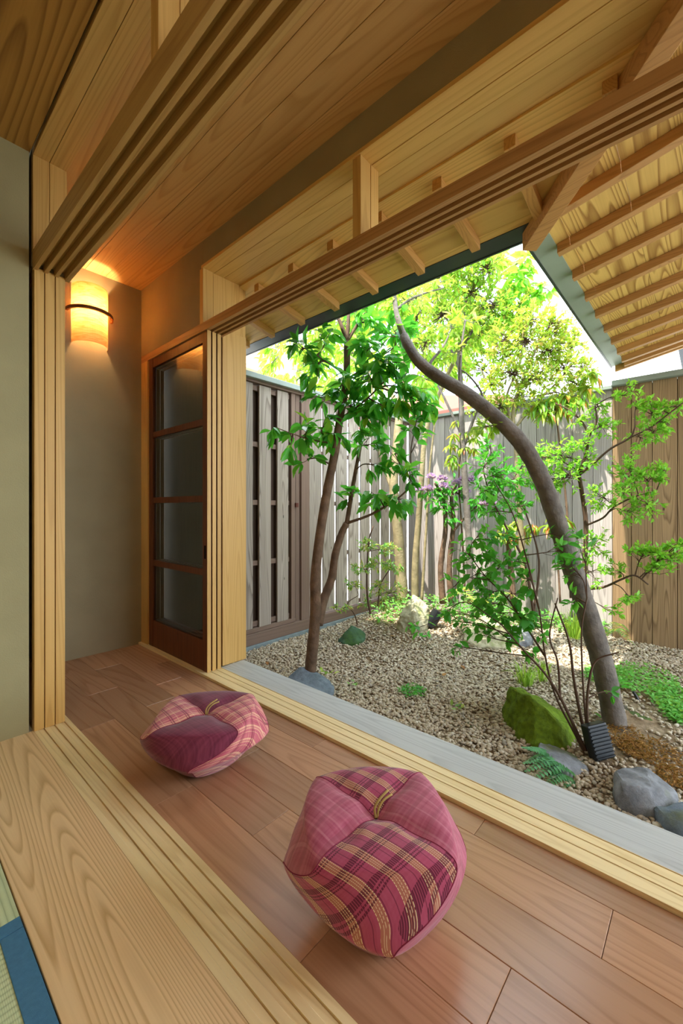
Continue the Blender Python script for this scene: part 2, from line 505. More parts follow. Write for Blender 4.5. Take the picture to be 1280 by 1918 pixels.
# ------------------------------------------------------------------ sliding doors
for i, (a, b) in enumerate(((0.4875, 0.5245), (0.5285, 0.5655), (0.5695, 0.6065))):
    d = thing('door_%d' % (i + 1), (0.5 * (a + b), 2.7, 0), 'paper sliding door parked in the stack by the left wall', None, kind='structure')
    y0, y1 = 2.271 , 3.10
    box('stile', a, b, y0, y0 + 0.04, 0.002, 2.088, W_TRIMZ, d, bev=0.0012)
    box('stile', a, b, y1 - 0.04, y1, 0.002, 2.088, W_TRIMZ, d, bev=0.0012)
    box('rail', a + 0.003, b - 0.003, y0 + 0.04, y1 - 0.04, 0.002, 0.30, W_TRIM, d)
    box('rail', a + 0.003, b - 0.003, y0 + 0.04, y1 - 0.04, 2.04, 2.088, W_TRIM, d)
    box('paper', a + 0.012, a + 0.016, y0 + 0.04, y1 - 0.04, 0.30, 2.04, PAPER, d)
    for k in range(1, 6):
        box('muntin', a + 0.016, a + 0.026, y0 + 0.04, y1 - 0.04, 0.3 + k * 0.29 - 0.005, 0.3 + k * 0.29 + 0.005, W_TRIM, d)

def glassmat():
    s = NT('door_glass', 0.02, 0.5)
    s.b.inputs['Base Color'].default_value = (0.75, 0.85, 0.8, 1)
    s.b.inputs['Transmission Weight'].default_value = 1.0
    s.b.inputs['IOR'].default_value = 1.5
    return s.m
GLASS = glassmat()
for i, (a, b, y0, y1) in enumerate(((1.345, 1.372, 2.272, 3.06), (1.381, 1.408, 2.274, 3.075), (1.417, 1.444, 2.276, 3.09))):
    d = thing('door_%d' % (i + 4), ((a + b) / 2, 2.7, 0), 'glazed sliding door with dark frame parked in the pocket', None, kind='structure')
    m = W_DARK if i == 0 else W_TRIMZ
    o = box('stile', a, b, y0, y0 + 0.05, 0.014, 2.083, W_DARK, d, bev=0.0012)
    box('lit_edge_strip', a + 0.001, b - 0.001, y0 - 0.003, y0, 0.014, 2.083, W_TRIMZ, d)  # paler strip on the dark stile, light on its edge put into the colour
    box('stile', a, b, y1 - 0.06, y1, 0.014, 2.083, W_DARK, d, bev=0.0012)
    for (z0, z1) in ((0.014, 0.20), (0.595, 0.635), (1.045, 1.085), (1.515, 1.555), (2.02, 2.083)):
        box('rail', a + 0.002, b - 0.002, y0 + 0.05, y1 - 0.06, z0, z1, W_DARK, d, bev=0.001)
    if i == 0:
        for (z0, z1) in ((0.20, 0.595), (0.635, 1.045), (1.085, 1.515), (1.555, 2.02)):
            box('pane', a + 0.012, a + 0.016, y0 + 0.05, y1 - 0.06, z0, z1, GLASS, d)
        box('finger_pull', a - 0.001, a, y0 + 0.012, y0 + 0.03, 0.70, 0.78, BLACK, d)
box('trim_5', 1.3385, 1.36, 3.07, 3.176, 0.0, 2.084, W_TRIMZ, kind='structure')

# ------------------------------------------------------------------ roof: main eave and wing eave meeting at an inside corner
EX, EY, EZ, SL = 2.15, 0.675, 2.345, 0.20
roof = thing('roof', (1.9, 1.9, 2.4), 'eaves with board soffit and cedar rafters over the garden edge', None, kind='structure')
def zm(x): return EZ + SL * (EX - x)
def zw(y): return EZ + SL * (EY - y)
def yv(x): return EY - (EX - x)
def xv(y): return EX - (EY - y)
YT = 3.4
for a, b in ((2.028, 2.13), (1.845, 2.027), (1.60, 1.844)):
    t_ = 0.012
    p = [(a, yv(a), zm(a)), (b, yv(b), zm(b)), (b, YT, zm(b)), (a, YT, zm(a))]
    p += [(x, y, z_ + t_) for x, y, z_ in p]
    hexa('soffit_board', p, W_SOFFITY, roof)
XT = 4.62
edges = [0.655, 0.527, 0.272, 0.018, -0.236, -0.49, -0.744, -1.0, -1.25]
for b, a in zip(edges[:-1], edges[1:]):
    a2 = a + 0.0015
    p = [(max(xv(a2), 1.60), a2, zw(a2)), (XT, a2, zw(a2)), (XT, b, zw(b)), (max(xv(b), 1.60), b, zw(b))]
    p += [(x, y, z_ + 0.012) for x, y, z_ in p]
    hexa('soffit_board', p, W_SOFFITX, roof)
# backing sheet that carries the roofing
def slab(name, p, h0, h1, mat):
    q = [(x, y, z_ + h0) for x, y, z_ in p] + [(x, y, z_ + h1) for x, y, z_ in p]
    return hexa(name, q, mat, roof)
slab('roof_sheet', [(1.56, yv(1.56), zm(1.56)), (EX + .02, yv(EX + .02), zm(EX + .02)), (EX + .02, YT, zm(EX + .02)), (1.56, YT, zm(1.56))], 0.014, 0.06, ROOFT)
slab('roof_sheet', [(1.56, yv(1.56), zw(yv(1.56))), (1.56, -2.6, zw(-2.6)), (XT + .02, -2.6, zw(-2.6)), (XT + .02, EY + .02, zw(EY + .02))], 0.014, 0.06, ROOFT)
slab('roof_sheet', [(-3.0, -2.7, 2.75), (1.35, -2.7, 2.75), (1.35, YT, 2.75), (-3.0, YT, 2.75)], 0.0, 0.05, ROOFT)
box('roof_edge', 1.3, 1.66, -2.6, YT, 2.64, 2.74, BLACK, roof)
def rafter(p0, p1, wdt, hgt, mat, name='rafter'):
    p0, p1 = Vector(p0), Vector(p1)
    d = (p1 - p0); d.z = 0; d.normalize()
    n = Vector((-d.y, d.x, 0)) * wdt / 2
    u = Vector((0, 0, hgt))
    q = [p0 - n, p1 - n, p1 + n, p0 + n]
    q = [tuple(v - u) for v in q] + [tuple(v - Vector((0, 0, 0.0005))) for v in q]
    return hexa(name, q, mat, roof, bev=0.002)
for y in (0.58, 0.893, 1.211, 1.532, 1.850, 2.178, 2.511, 2.83, 3.15):
    rafter((1.64, y, zm(1.64)), (2.05, y, zm(2.05)), 0.045, 0.048, W_RAFX)
rafter((1.64, 0.25, zm(1.64)), (1.70, 0.25, zm(1.70)), 0.045, 0.048, W_RAFX)
for x in (1.76, 2.06, 2.355, 2.67, 2.985, 3.30, 3.61, 3.91, 4.20, 4.45, 4.59):
    y1 = min(0.585, yv(x) - 0.03)
    rafter((x, -1.25, zw(-1.25)), (x, y1, zw(y1)), 0.045, 0.05, W_RAFY)
rafter((1.42, yv(1.42), zm(1.42)), (2.135, yv(2.135), zm(2.135)), 0.07, 0.085, W_RAFY, 'valley_rafter')
# metal edge flashing
q = [(2.07, 0.62, zm(2.07) - .004), (2.165, 0.69, zm(2.165) - .004), (2.165, YT, zm(2.165) - .004), (2.07, YT, zm(2.07) - .004)]
hexa('eave_flashing', q + [(x, y, z_ + 0.004) for x, y, z_ in q], SLATE, roof)
box('eave_lip', 2.16, 2.172, 0.69, YT, 2.335, 2.43, SLATE, roof)
q = [(2.10, 0.59, zw(0.59) - .004), (XT, 0.59, zw(0.59) - .004), (XT, 0.69, zw(0.69) - .004), (2.165, 0.69, zw(0.69) - .004)]
hexa('eave_flashing', q + [(x, y, z_ + 0.004) for x, y, z_ in q], COPPER, roof)
box('eave_lip', 2.16, XT + .02, 0.685, 0.699, 2.335, 2.43, SLATE, roof)
q = [(4.615, -1.25, zw(-1.25) - .06), (4.64, -1.25, zw(-1.25) - .06), (4.64, 0.66, zw(0.66) - .06), (4.615, 0.66, zw(0.66) - .06)]
hexa('verge_board', q + [(x, y, z_ + 0.09) for x, y, z_ in q], W_RAFY, roof)

# ------------------------------------------------------------------ wall lamp
def shademat():
    s = NT('lamp_veneer', 0.6, 0.2)
    v = s.coords((1.2, 1.2, 9), rnd=False)
    n = s.n('ShaderNodeTexNoise', Scale=4.0, Detail=2)
    s.l(v, n.inputs['Vector'])
    r = s.math('FRACT', s.math('MULTIPLY', n.outputs['Fac'], 7))
    c = s.ramp(r, [(0, lin('#f6dcb0')), (0.8, lin('#e6c088')), (1.0, lin('#f6dcb0'))])
    s.l(c, s.b.inputs['Base Color'])
    tr = s.n('ShaderNodeBsdfTranslucent'); s.l(c, tr.inputs['Color'])
    mx = s.n('ShaderNodeMixShader'); mx.inputs[0].default_value = 0.55
    s.l(s.b.outputs[0], mx.inputs[1]); s.l(tr.outputs[0], mx.inputs[2])
    s.l(mx.outputs[0], s.t.nodes['Material Output'].inputs['Surface'])
    return s.m
lamp = thing('wall_lamp', (0.9925, 3.12, 2.11), 'glowing curved wood veneer wall lamp with dark ring on the plaster wall', 'lamp')
SH = shademat()
def half_shell(name, cx, yw, rx, ry, z0, z1, th, mat, parent, n=24):
    V, F = [], []
    for i in range(n + 1):
        a = math.pi * i / n
        for rr, zz in ((1, z0), (1, z1), (0, z1), (0, z0)):
            k = 1 if rr else (1 - th / rx)
            V.append((cx + rx * k * math.cos(a), yw - (ry if rr else ry - th) * math.sin(a), zz))
    for i in range(n):
        a, b = i * 4, (i + 1) * 4
        for j in range(4):
            F.append((a + j, a + (j + 1) % 4, b + (j + 1) % 4, b + j))
    F += [(0, 3, 2, 1), (n * 4, n * 4 + 1, n * 4 + 2, n * 4 + 3)]
    return mesh_obj(name, V, F, mat, parent, smooth=False)
half_shell('shade', 0.9925, 3.174, 0.109, 0.115, 2.11, 2.50, 0.0025, SH, lamp)
half_shell('ring', 0.9925, 3.174, 0.143, 0.145, 2.312, 2.334, 0.012, plain('lamp_ring', '#7d4c24', 0.5), lamp)
box('socket', 0.975, 1.01, 3.13, 3.175, 2.27, 2.30, PAPER, lamp)
bl = bpy.data.lights.new('bulb', 'POINT')
bl.energy = 6.0
bl.color = (1.0, 0.76, 0.46)
bl.shadow_soft_size = 0.028
bo = bpy.data.objects.new('bulb', bl)
COL.objects.link(bo)
place(bo, (0.9925, 3.115, 2.335), lamp)

# ------------------------------------------------------------------ ojami cushions
def fabric(name, kind):
    s = NT(name, 0.85, 0.15)
    s.b.inputs['Sheen Weight'].default_value = 0.25
    uv = s.n('ShaderNodeUVMap')
    sp = s.n('ShaderNodeSeparateXYZ'); s.l(uv.outputs[0], sp.inputs[0])
    r2 = 1 / math.sqrt(2)
    U = s.math('MULTIPLY', s.math('ADD', sp.outputs[0], sp.outputs[1]), r2)
    V = s.math('MULTIPLY', s.math('SUBTRACT', sp.outputs[1], sp.outputs[0]), r2)
    def per(x, p): return s.math('FRACT', s.math('MULTIPLY', s.math('ADD', x, 5.0), 1.0 / p))
    def slub(base, c1, c2, sc1, amt):
        cx = s.n('ShaderNodeCombineXYZ'); s.l(s.math('MULTIPLY', U, 4), cx.inputs[0]); s.l(s.math('MULTIPLY', V, sc1), cx.inputs[1])
        n1 = s.n('ShaderNodeTexNoise', Scale=1.0, Detail=3); s.l(cx.outputs[0], n1.inputs['Vector'])
        cy = s.n('ShaderNodeCombineXYZ'); s.l(s.math('MULTIPLY', V, 4), cy.inputs[0]); s.l(s.math('MULTIPLY', U, sc1), cy.inputs[1])
        n2 = s.n('ShaderNodeTexNoise', Scale=1.0, Detail=3); s.l(cy.outputs[0], n2.inputs['Vector'])
        a = s.ramp(n1.outputs['Fac'], [(0.35, c1), (0.65, c2)])
        b = s.ramp(n2.outputs['Fac'], [(0.35, c1), (0.65, c2)])
        m = s.mix(0.5, a, b)
        return s.mix(amt, base, m)
    if kind == 'plaid':
        U, V = V, U
        base, dk, cream, orange = lin('#b04a6a'), lin('#5a1a32'), lin('#f0dcb8'), lin('#b57a5e')
        c = slub(base, lin('#9c3556'), lin('#bc5f7c'), 120, 0.5)
        pu = per(U, 0.058)
        c = s.mix(s.ramp(pu, [(0, (0, 0, 0)), (0.52, (.75, .75, .75)), (0.86, (0, 0, 0))], 'CONSTANT'), c, orange)
        f = s.ramp(pu, [(0, (0, 0, 0)), (0.08, (1, 1, 1)), (0.115, (0, 0, 0)), (0.46, (1, 1, 1)), (0.50, (0, 0, 0))], 'CONSTANT')
        c = s.mix(s.math('MULTIPLY', f, 0.7), c, lin('#6a1f3c'))
        pv = per(V, 0.068)
        f = s.ramp(pv, [(0.0, (0, 0, 0)), (0.40, (1, 1, 1)), (0.64, (0, 0, 0)), (0.70, (1, 1, 1)), (0.76, (0, 0, 0)), (0.82, (1, 1, 1)), (0.88, (0, 0, 0))], 'CONSTANT')
        wv = s.math('GREATER_THAN', s.math('FRACT', s.math('MULTIPLY', s.math('ADD', U, 5), 190)), 0.25)
        c = s.mix(s.math('MULTIPLY', s.math('MULTIPLY', f, wv), 0.85), c, dk)
        dash = s.math('GREATER_THAN', s.math('FRACT', s.math('MULTIPLY', s.math('ADD', V, 5), 210)), 0.3)
        f = s.ramp(pu, [(0, (0, 0, 0)), (0.53, (1, 1, 1)), (0.555, (0, 0, 0)), (0.64, (.7, .7, .7)), (0.665, (0, 0, 0)), (0.72, (.7, .7, .7)), (0.745, (0, 0, 0)), (0.83, (1, 1, 1)), (0.855, (0, 0, 0))], 'CONSTANT')
        c = s.mix(s.math('MULTIPLY', s.math('MULTIPLY', f, dash), 0.9), c, cream)
    elif kind == 'pink':
        c = slub(lin('#b4506c'), lin('#94324f'), lin('#c8748a'), 90, 0.75)
        f = s.ramp(per(U, 0.045), [(0, (0, 0, 0)), (0.5, (.35, .35, .35)), (0.62, (0, 0, 0))], 'CONSTANT')
        c = s.mix(f, c, lin('#cf8a98'))
        f = s.ramp(per(V, 0.06), [(0, (0, 0, 0)), (0.5, (.3, .3, .3)), (0.7, (0, 0, 0))], 'CONSTANT')
        c = s.mix(f, c, lin('#8f4a58'))
    elif kind == 'maroon':
        c = slub(lin('#7c2f4a'), lin('#5c1e36'), lin('#8e4058'), 110, 0.8)
    else:
        c = slub(lin('#c25a6e'), lin('#a83a56'), lin('#d98a8a'), 60, 0.5)
        pv = per(V, 0.052)
        f = s.ramp(pv, [(0, (0, 0, 0)), (0.3, (.8, .8, .8)), (0.42, (.2, .2, .2)), (0.55, (.9, .9, .9)), (0.6, (0, 0, 0)), (0.8, (.7, .7, .7)), (0.85, (0, 0, 0))], 'CONSTANT')
        c = s.mix(f, c, lin('#e8b896'))
        pu = per(U, 0.06)
        f = s.ramp(pu, [(0, (0, 0, 0)), (0.4, (.7, .7, .7)), (0.5, (0, 0, 0)), (0.56, (.7, .7, .7)), (0.62, (0, 0, 0))], 'CONSTANT')
        c = s.mix(f, c, lin('#7a1e3c'))
        f = s.ramp(pu, [(0, (0, 0, 0)), (0.1, (.6, .6, .6)), (0.13, (0, 0, 0))], 'CONSTANT')
        c = s.mix(f, c, lin('#eec9a8'))
    s.l(c, s.b.inputs['Base Color'])
    w1 = s.math('SINE', s.math('MULTIPLY', U, 2 * math.pi / 0.0022))
    w2 = s.math('SINE', s.math('MULTIPLY', V, 2 * math.pi / 0.0022))
    s.bump(s.math('MULTIPLY', w1, w2), 0.12, 0.001)
    return s.m
FAB = {k: fabric('cushion_' + k, k) for k in ('plaid', 'pink', 'maroon', 'light')}
SEAM = plain('seam_cord', '#86304c', 0.9, 0.1)
CORD = plain('tie_cord', '#b59a5e', 0.8, 0.2)
def cushion(name, loc, H, R, R2, mats, label, twist0=0.0, seed=1):
    t = thing(name, loc, label, 'cushion', 'floor cushions on the veranda')
    rn = random.Random(seed)
    # profile: v, radius, height, p-norm exponent, twist fraction
    K = [(0.00, 0.004, 0.90 * H, 2.0, 0), (0.05, 0.020, 0.925 * H, 2.0, 0), (0.13, 0.30 * R, 1.0 * H, 1.9, 0), (0.24, 0.66 * R, 1.02 * H, 1.7, 0), (0.34, 0.90 * R, 0.985 * H, 1.5, 0),
         (0.40, 1.01 * R, 0.93 * H, 1.30, 0.02), (0.46, 1.03 * R, 0.84 * H, 1.42, 0.15), (0.54, 1.01 * (R + R2) / 2, 0.70 * H, 1.66, 0.5),
         (0.62, 1.01 * R2, 0.59 * H, 1.50, 0.88), (0.68, 1.0 * R2, 0.50 * H, 1.42, 1.0), (0.75, 0.80 * R2, 0.35 * H, 1.5, 1.0), (0.83, 0.61 * R2, 0.15 * H, 1.6, 1.0), (0.90, 0.45 * R2, 0.03 * H, 1.75, 1.0), (0.95, 0.30 * R2, 0.0, 1.9, 1.0), (1.0, 0.003, 0.004, 2, 1)]
    S = spline([k[1:] for k in K], 5)
    nv = len(S)
    nu = 18
    def pt(j, phi_rel, inset=0.0):
        r, z_, p, tw = S[j]
        a = phi_rel
        q = max(1.02, p)
        rr = r / ((abs(math.cos(a)) ** q + abs(math.sin(a)) ** q) ** (1 / q))
        # pinch at the seams
        sx = min(abs(((a + math.pi / 4) % (math.pi / 2)) - math.pi / 4), 9)
        f = 1 - 0.0 * math.exp(-(sx / 0.08) ** 2)
        dz = -0.014 * math.exp(-(sx / 0.22) ** 2) * math.exp(-((r / R - 0.5) / 0.28) ** 2) if z_ > 0.85 * H else 0
        puff = 1 + 0.008 * math.sin(3 * a + seed) + 0.006 * math.sin(5 * a + 9 * z_ / H + seed)
        ang = a - tw * math.pi / 4 + twist0
        return Vector((rr * f * puff * math.cos(ang), rr * f * puff * math.sin(ang), max(0.0005, z_ + dz)))
    arc = [0]
    for j in range(1, nv):
        arc.append(arc[-1] + math.hypot(S[j][0] - S[j - 1][0], S[j][1] - S[j - 1][1]))
    for k in range(4):
        a0 = k * math.pi / 2 - math.pi / 2 - math.pi / 2   # k=0: panel between -X and -Y corners
        V, F, UVv = [], [], []
        tn = Vector((-math.sin(a0 + math.pi / 4), math.cos(a0 + math.pi / 4), 0))
        for j in range(nv):
            for i in range(nu + 1):
                a = a0 + (i / nu) * math.pi / 2
                P = pt(j, a)
                V.append(P)
                am = a - a0 - math.pi / 4
                UVv.append((P.dot(tn), arc[j] - S[j][0] * (1 - math.cos(am)) * 0.9))
        for j in range(nv - 1):
            for i in range(nu):
                b = j * (nu + 1) + i
                F.append((b, b + nu + 1, b + nu + 2, b + 1))
        V = [v + Vector(loc) for v in V]
        o = mesh_obj('panel', V, F, mats[k], t, loc=loc, smooth=True)
        ul = o.data.uv_layers.new(name='UVMap')
        for lp in o.data.loops:
            ul.data[lp.index].uv = UVv[lp.vertex_index]
        sv = [pt(j, a0) + Vector(loc) for j in range(2, nv - 4)]
        Vt, Ft = tube_geo([tuple(x) for x in sv], [0.0012] * len(sv), 5)
        mesh_obj('seam', Vt, Ft, SEAM, t, smooth=True)
    c = Vector(loc) + Vector((0, 0, 0.90 * H))
    tube('tie_cord', [c, c + Vector((0.006, 0.008, 0.018)), c + Vector((0.022, 0.004, 0.034)), c + Vector((0.05, -0.002, 0.045))], 0.0035, 0.003, CORD, t, k=6)
    tube('tie_cord', [c + Vector((0.004, -0.002, 0)), c + Vector((0.012, 0.0, 0.018)), c + Vector((0.028, -0.004, 0.032)), c + Vector((0.052, -0.012, 0.038))], 0.003, 0.003, CORD, t, k=6)
    return t
cushion('floor_cushion', (0.828, 0.618, 0.001), 0.262, 0.212, 0.224, [FAB['plaid'], FAB['pink'], FAB['plaid'], FAB['pink']],
        'nearer square floor cushion in bold pink and maroon plaid', 0.0, 1)
cushion('floor_cushion', (0.882, 1.497, 0.001), 0.205, 0.222, 0.240, [FAB['maroon'], FAB['light'], FAB['maroon'], FAB['light']],
        'further squat floor cushion with plain dark maroon panels near the glass door', 0.0, 3)
#@@GARDEN
# ================================================================== garden
def smooth(a, b, x):
    t_ = min(1, max(0, (x - a) / (b - a)))
    return t_ * t_ * (3 - 2 * t_)
def gz(x, y):
    """height of the ground"""
    g = -0.215
    g += 0.11 * math.exp(-(((x - 3.9) / 0.75) ** 2 + ((y - 2.35) / 0.6) ** 2))
    g += 0.05 * math.exp(-(((x - 2.75) / 0.5) ** 2 + ((y - 0.45) / 0.35) ** 2))
    g += 0.03 * math.exp(-(((x - 4.2) / 0.8) ** 2 + ((y - 1.3) / 0.6) ** 2))
    g += 0.012 * math.sin(3.1 * x + 1.3 * y) * math.sin(2.3 * y - 0.7 * x)
    return g

def groundmat():
    s = NT('soil', 0.95, 0.1)
    v = s.coords((1, 1, 1), rnd=False)
    n = s.n('ShaderNodeTexNoise', Scale=26, Detail=6, Roughness=0.7); s.l(v, n.inputs['Vector'])
    n2 = s.n('ShaderNodeTexNoise', Scale=2.2, Detail=3); s.l(v, n2.inputs['Vector'])
    a = s.ramp(n.outputs['Fac'], [(0.3, lin('#75654f')), (0.6, lin('#a6947a')), (0.8, lin('#c4b59b'))])
    b = s.ramp(n.outputs['Fac'], [(0.3, lin('#54402e')), (0.7, lin('#84684a'))])
    s.l(s.mix(s.ramp(n2.outputs['Fac'], [(0.42, (0, 0, 0, 1)), (0.6, (1, 1, 1, 1))]), a, b), s.b.inputs['Base Color'])
    s.bump(n.outputs['Fac'], 0.8, 0.02)
    return s.m
gx_ = np.linspace(1.6, 4.72, 90)
gy_ = np.linspace(-1.6, 3.05, 120)
V = [(x, y, gz(x, y)) for y in gy_ for x in gx_]
F = [(j * 90 + i, j * 90 + i + 1, (j + 1) * 90 + i + 1, (j + 1) * 90 + i) for j in range(119) for i in range(89)]
ground = mesh_obj('ground', V, F, groundmat(), smooth=True, kind='structure')
LANE = plain('lane_asphalt', '#b5b2ab', 0.9, 0.2, 0.08, 3)
box('pavement', -12, 40, -25, 40, -0.6, -0.5, LANE, kind='structure')

# ---- gravel: the 300 nearest pebbles are parts, the rest one heap
ICO_V, ICO_F = None, None
_b = bmesh.new(); bmesh.ops.create_icosphere(_b, subdivisions=1, radius=1.0)
ICO_V = np.array([v.co[:] for v in _b.verts]); ICO_F = np.array([[v.index for v in f.verts] for f in _b.faces]); _b.free()
def rocks_np(pos, size, flat=(0.55, 0.9), jit=0.22):
    N = len(pos)
    base = np.repeat(ICO_V[None], N, 0) * (1 + RNG.uniform(-jit, jit, (N, 12, 1)))
    base = base * np.stack([RNG.uniform(0.75, 1.25, N), RNG.uniform(0.75, 1.25, N), RNG.uniform(*flat, N)], 1)[:, None, :]
    a = RNG.uniform(0, 2 * np.pi, N)
    c, s_ = np.cos(a)[:, None], np.sin(a)[:, None]
    x = base[..., 0] * c - base[..., 1] * s_
    y = base[..., 0] * s_ + base[..., 1] * c
    v = np.stack([x, y, base[..., 2]], -1) * size[:, None, None] + pos[:, None, :]
    f = (ICO_F[None] + (np.arange(N) * 12)[:, None, None]).reshape(-1, 3)
    return v.reshape(-1, 3), f
def np_mesh(name, v, f, mat, parent=None, kind=None, smooth=False):
    me = bpy.data.meshes.new(name)
    me.vertices.add(len(v)); me.vertices.foreach_set('co', np.ascontiguousarray(v, dtype=np.float32).ravel())
    n, k = len(f), f.shape[1]
    me.loops.add(n * k); me.loops.foreach_set('vertex_index', np.ascontiguousarray(f, dtype=np.int32).ravel())
    me.polygons.add(n)
    me.polygons.foreach_set('loop_start', np.arange(0, n * k, k, dtype=np.int32))
    if smooth: me.polygons.foreach_set('use_smooth', np.ones(n, dtype=bool))
    me.update(calc_edges=True)
    me.materials.append(mat)
    o = bpy.data.objects.new(name, me)
    COL.objects.link(o)
    if parent is not None:
        o.parent = parent
        o.location = -WLOC[parent]
    WLOC[o] = Vector((0, 0, 0))
    if kind: o['kind'] = kind
    return o
def pebblemat():
    s = NT('pebble', 0.85, 0.25)
    geo = s.n('ShaderNodeNewGeometry'); oi = s.n('ShaderNodeObjectInfo')
    r = s.math('FRACT', s.math('ADD', geo.outputs['Random Per Island'], oi.outputs['Random']))
    c = s.ramp(r, [(0, lin('#968874')), (0.2, lin('#bcae98')), (0.45, lin('#d4c8b2')), (0.65, lin('#b3a48e')), (0.8, lin('#e2d9c6')), (0.92, lin('#8a857c')), (1, lin('#c4ad8c'))])
    v = s.coords((1, 1, 1)); n = s.n('ShaderNodeTexNoise', Scale=90, Detail=3); s.l(v, n.inputs['Vector'])
    c = s.mix(s.math('MULTIPLY', n.outputs['Fac'], 0.5), c, lin('#8a7658'))
    s.l(c, s.b.inputs['Base Color'])
    s.bump(n.outputs['Fac'], 0.4, 0.004)
    return s.m
PEB = pebblemat()
def gravel_ok(x, y):
    # mulch around the back mound and around the bent trunk carries few stones
    m1 = math.exp(-(((x - 3.9) / 0.75) ** 2 + ((y - 2.35) / 0.55) ** 2))
    m2 = math.exp(-(((x - 2.62) / 0.36) ** 2 + ((y - 0.33) / 0.26) ** 2))
    m3 = math.exp(-(((x - 3.0) / 0.5) ** 2 + ((y - 2.25) / 0.3) ** 2))
    m4 = math.exp(-(((x - 3.35) / 0.55) ** 2 + ((y - 0.28) / 0.22) ** 2))
    return 1 - 0.85 * m1 - 0.9 * m2 - 0.35 * m3 - 0.8 * m4
pts = []
while len(pts) < 42000:
    x = 1.655 + 2.98 * random.random() ** 1.25
    y = random.uniform(-0.35, 2.93)
    if random.random() < gravel_ok(x, y):
        pts.append((x, y))
P = np.array([(x, y, gz(x, y)) for x, y in pts])
dist = np.hypot(P[:, 0], P[:, 1])
size = RNG.uniform(0.005, 0.0125, len(P)) * (1 + 0.25 * (RNG.random(len(P)) > 0.9))
P[:, 2] += size * 0.35 + RNG.uniform(0, 0.008, len(P))
inview = (P[:, 1] > 0.05) & (P[:, 0] > 1.64)
order = np.argsort(-(size / dist) * inview)
big, rest = order[:300], order[300:]
v, f = rocks_np(P[rest], size[rest])
gravel = thing('gravel', (3.0, 1.5, -0.2), 'loose beige gravel and pebbles covering the courtyard ground', 'gravel', kind='stuff')
np_mesh('pebble_bed', v, f, PEB, gravel, kind='stuff')
peb_meshes = []
for k in range(8):
    v, f = rocks_np(np.zeros((1, 3)), np.array([1.0]))
    me = bpy.data.meshes.new('pebble'); me.from_pydata(v.tolist(), [], f.tolist()); me.materials.append(PEB); peb_meshes.append(me)
for i in big:
    o = bpy.data.objects.new('pebble', peb_meshes[i % 8])
    COL.objects.link(o); o.parent = gravel
    o.location = Vector(P[i]) - WLOC[gravel]
    o.scale = (size[i],) * 3
    o.rotation_euler = (0, 0, random.uniform(0, 6.28))

# ---- fences
def fence_board(name, u0, u1, z0, z1, face, th, axis, mat, parent, bev=0.003):
    """axis 'X': board in a fence along X at y=face (front); 'Y': fence along Y at x=face (front)"""
    if axis == 'X':
        return box(name, u0, u1, face, face + th, z0, z1, mat, parent, bev)
    return box(name, face, face + th, u0, u1, z0, z1, mat, parent, bev)
FY = 2.95
gate = thing('wooden_gate', (2.4, FY, -0.1), 'weathered board gate with dark gaps beside the house post', 'gate')
for a, b in ((1.86, 1.985), (2.055, 2.185), (2.253, 2.384), (2.458, 2.59)):
    fence_board('board', a, b, -0.03, 2.09, FY, 0.022, 'X', W_FENCE, gate)
for a, b in ((1.80, 1.97), (1.97, 2.14), (2.14, 2.31), (2.31, 2.48), (2.48, 2.66)):
    fence_board('backing_board', a + 0.001, b - 0.001, -0.03, 2.09, FY + 0.051, 0.015, 'X', W_BACKING, gate)
for z_ in (0.0, 0.53, 1.06, 1.57, 2.06):
    box('rail', 1.86, 2.62, FY + 0.022, FY + 0.05, z_ - 0.022, z_ + 0.022, W_GATEX, gate, bev=0.002)
box('stile', 2.625, 2.675, FY - 0.002, FY + 0.05, -0.05, 2.11, W_GATE, gate, bev=0.002)
box('bottom_rail', 1.86, 2.675, FY - 0.006, FY + 0.05, -0.065, -0.03, W_GATEX, gate, bev=0.002)
box('latch', 2.668, 2.70, FY - 0.02, FY, 1.02, 1.06, plain('rusty_latch', '#5a2a1c', 0.6), gate, bev=0.002)
lf = thing('board_fence', (3.7, FY, -0.18), 'weathered grey fence of spaced boards beyond the gate with bright gaps', 'fence')
box('post', 2.692, 2.74, FY + 0.01, FY + 0.07, -0.07, 2.12, W_GATE, lf, bev=0.002)
box('post', 2.745, 2.853, FY - 0.012, FY + 0.07, -0.07, 2.12, W_GATE, lf, bev=0.003)
x = 2.858
while x < 4.62:
    b = min(x + 0.162 + random.uniform(-0.006, 0.006), 4.66)
    fence_board('board', x, b, -0.05, 2.10, FY + random.uniform(-0.002, 0.002), 0.02, 'X', W_FENCE, lf)
    fence_board('backing_board', b - 0.05, b + 0.058, -0.05, 2.10, FY + 0.051, 0.012, 'X', W_BACKING, lf)
    x = b + 0.036
for z_ in (-0.03, 0.53, 1.06, 1.57, 2.06):
    box('rail', 2.853, 4.66, FY + 0.021, FY + 0.05, z_ - 0.022, z_ + 0.022, W_GATEX, lf, bev=0.002)
box('sill_beam', 1.7, 4.66, FY - 0.02, FY + 0.07, -0.165, -0.068, W_GATEX, lf, bev=0.004)
box('cap', 1.7, 4.72, FY - 0.06, FY + 0.11, 2.118, 2.165, CAPGREY, lf, bev=0.004)
box('cap_fillet', 1.7, 4.66, FY - 0.02, FY + 0.07, 2.095, 2.118, W_GATEX, lf)
box('kerb', 1.7, 4.66, FY - 0.035, FY + 0.1, -0.40, -0.166, CONC, lf, bev=0.004)
FXX = 4.65
bf = thing('board_fence', (FXX, 1.85, -0.2), 'grey close-boarded fence at the back of the garden in dappled sun', 'fence')
y = 2.94
k = 0
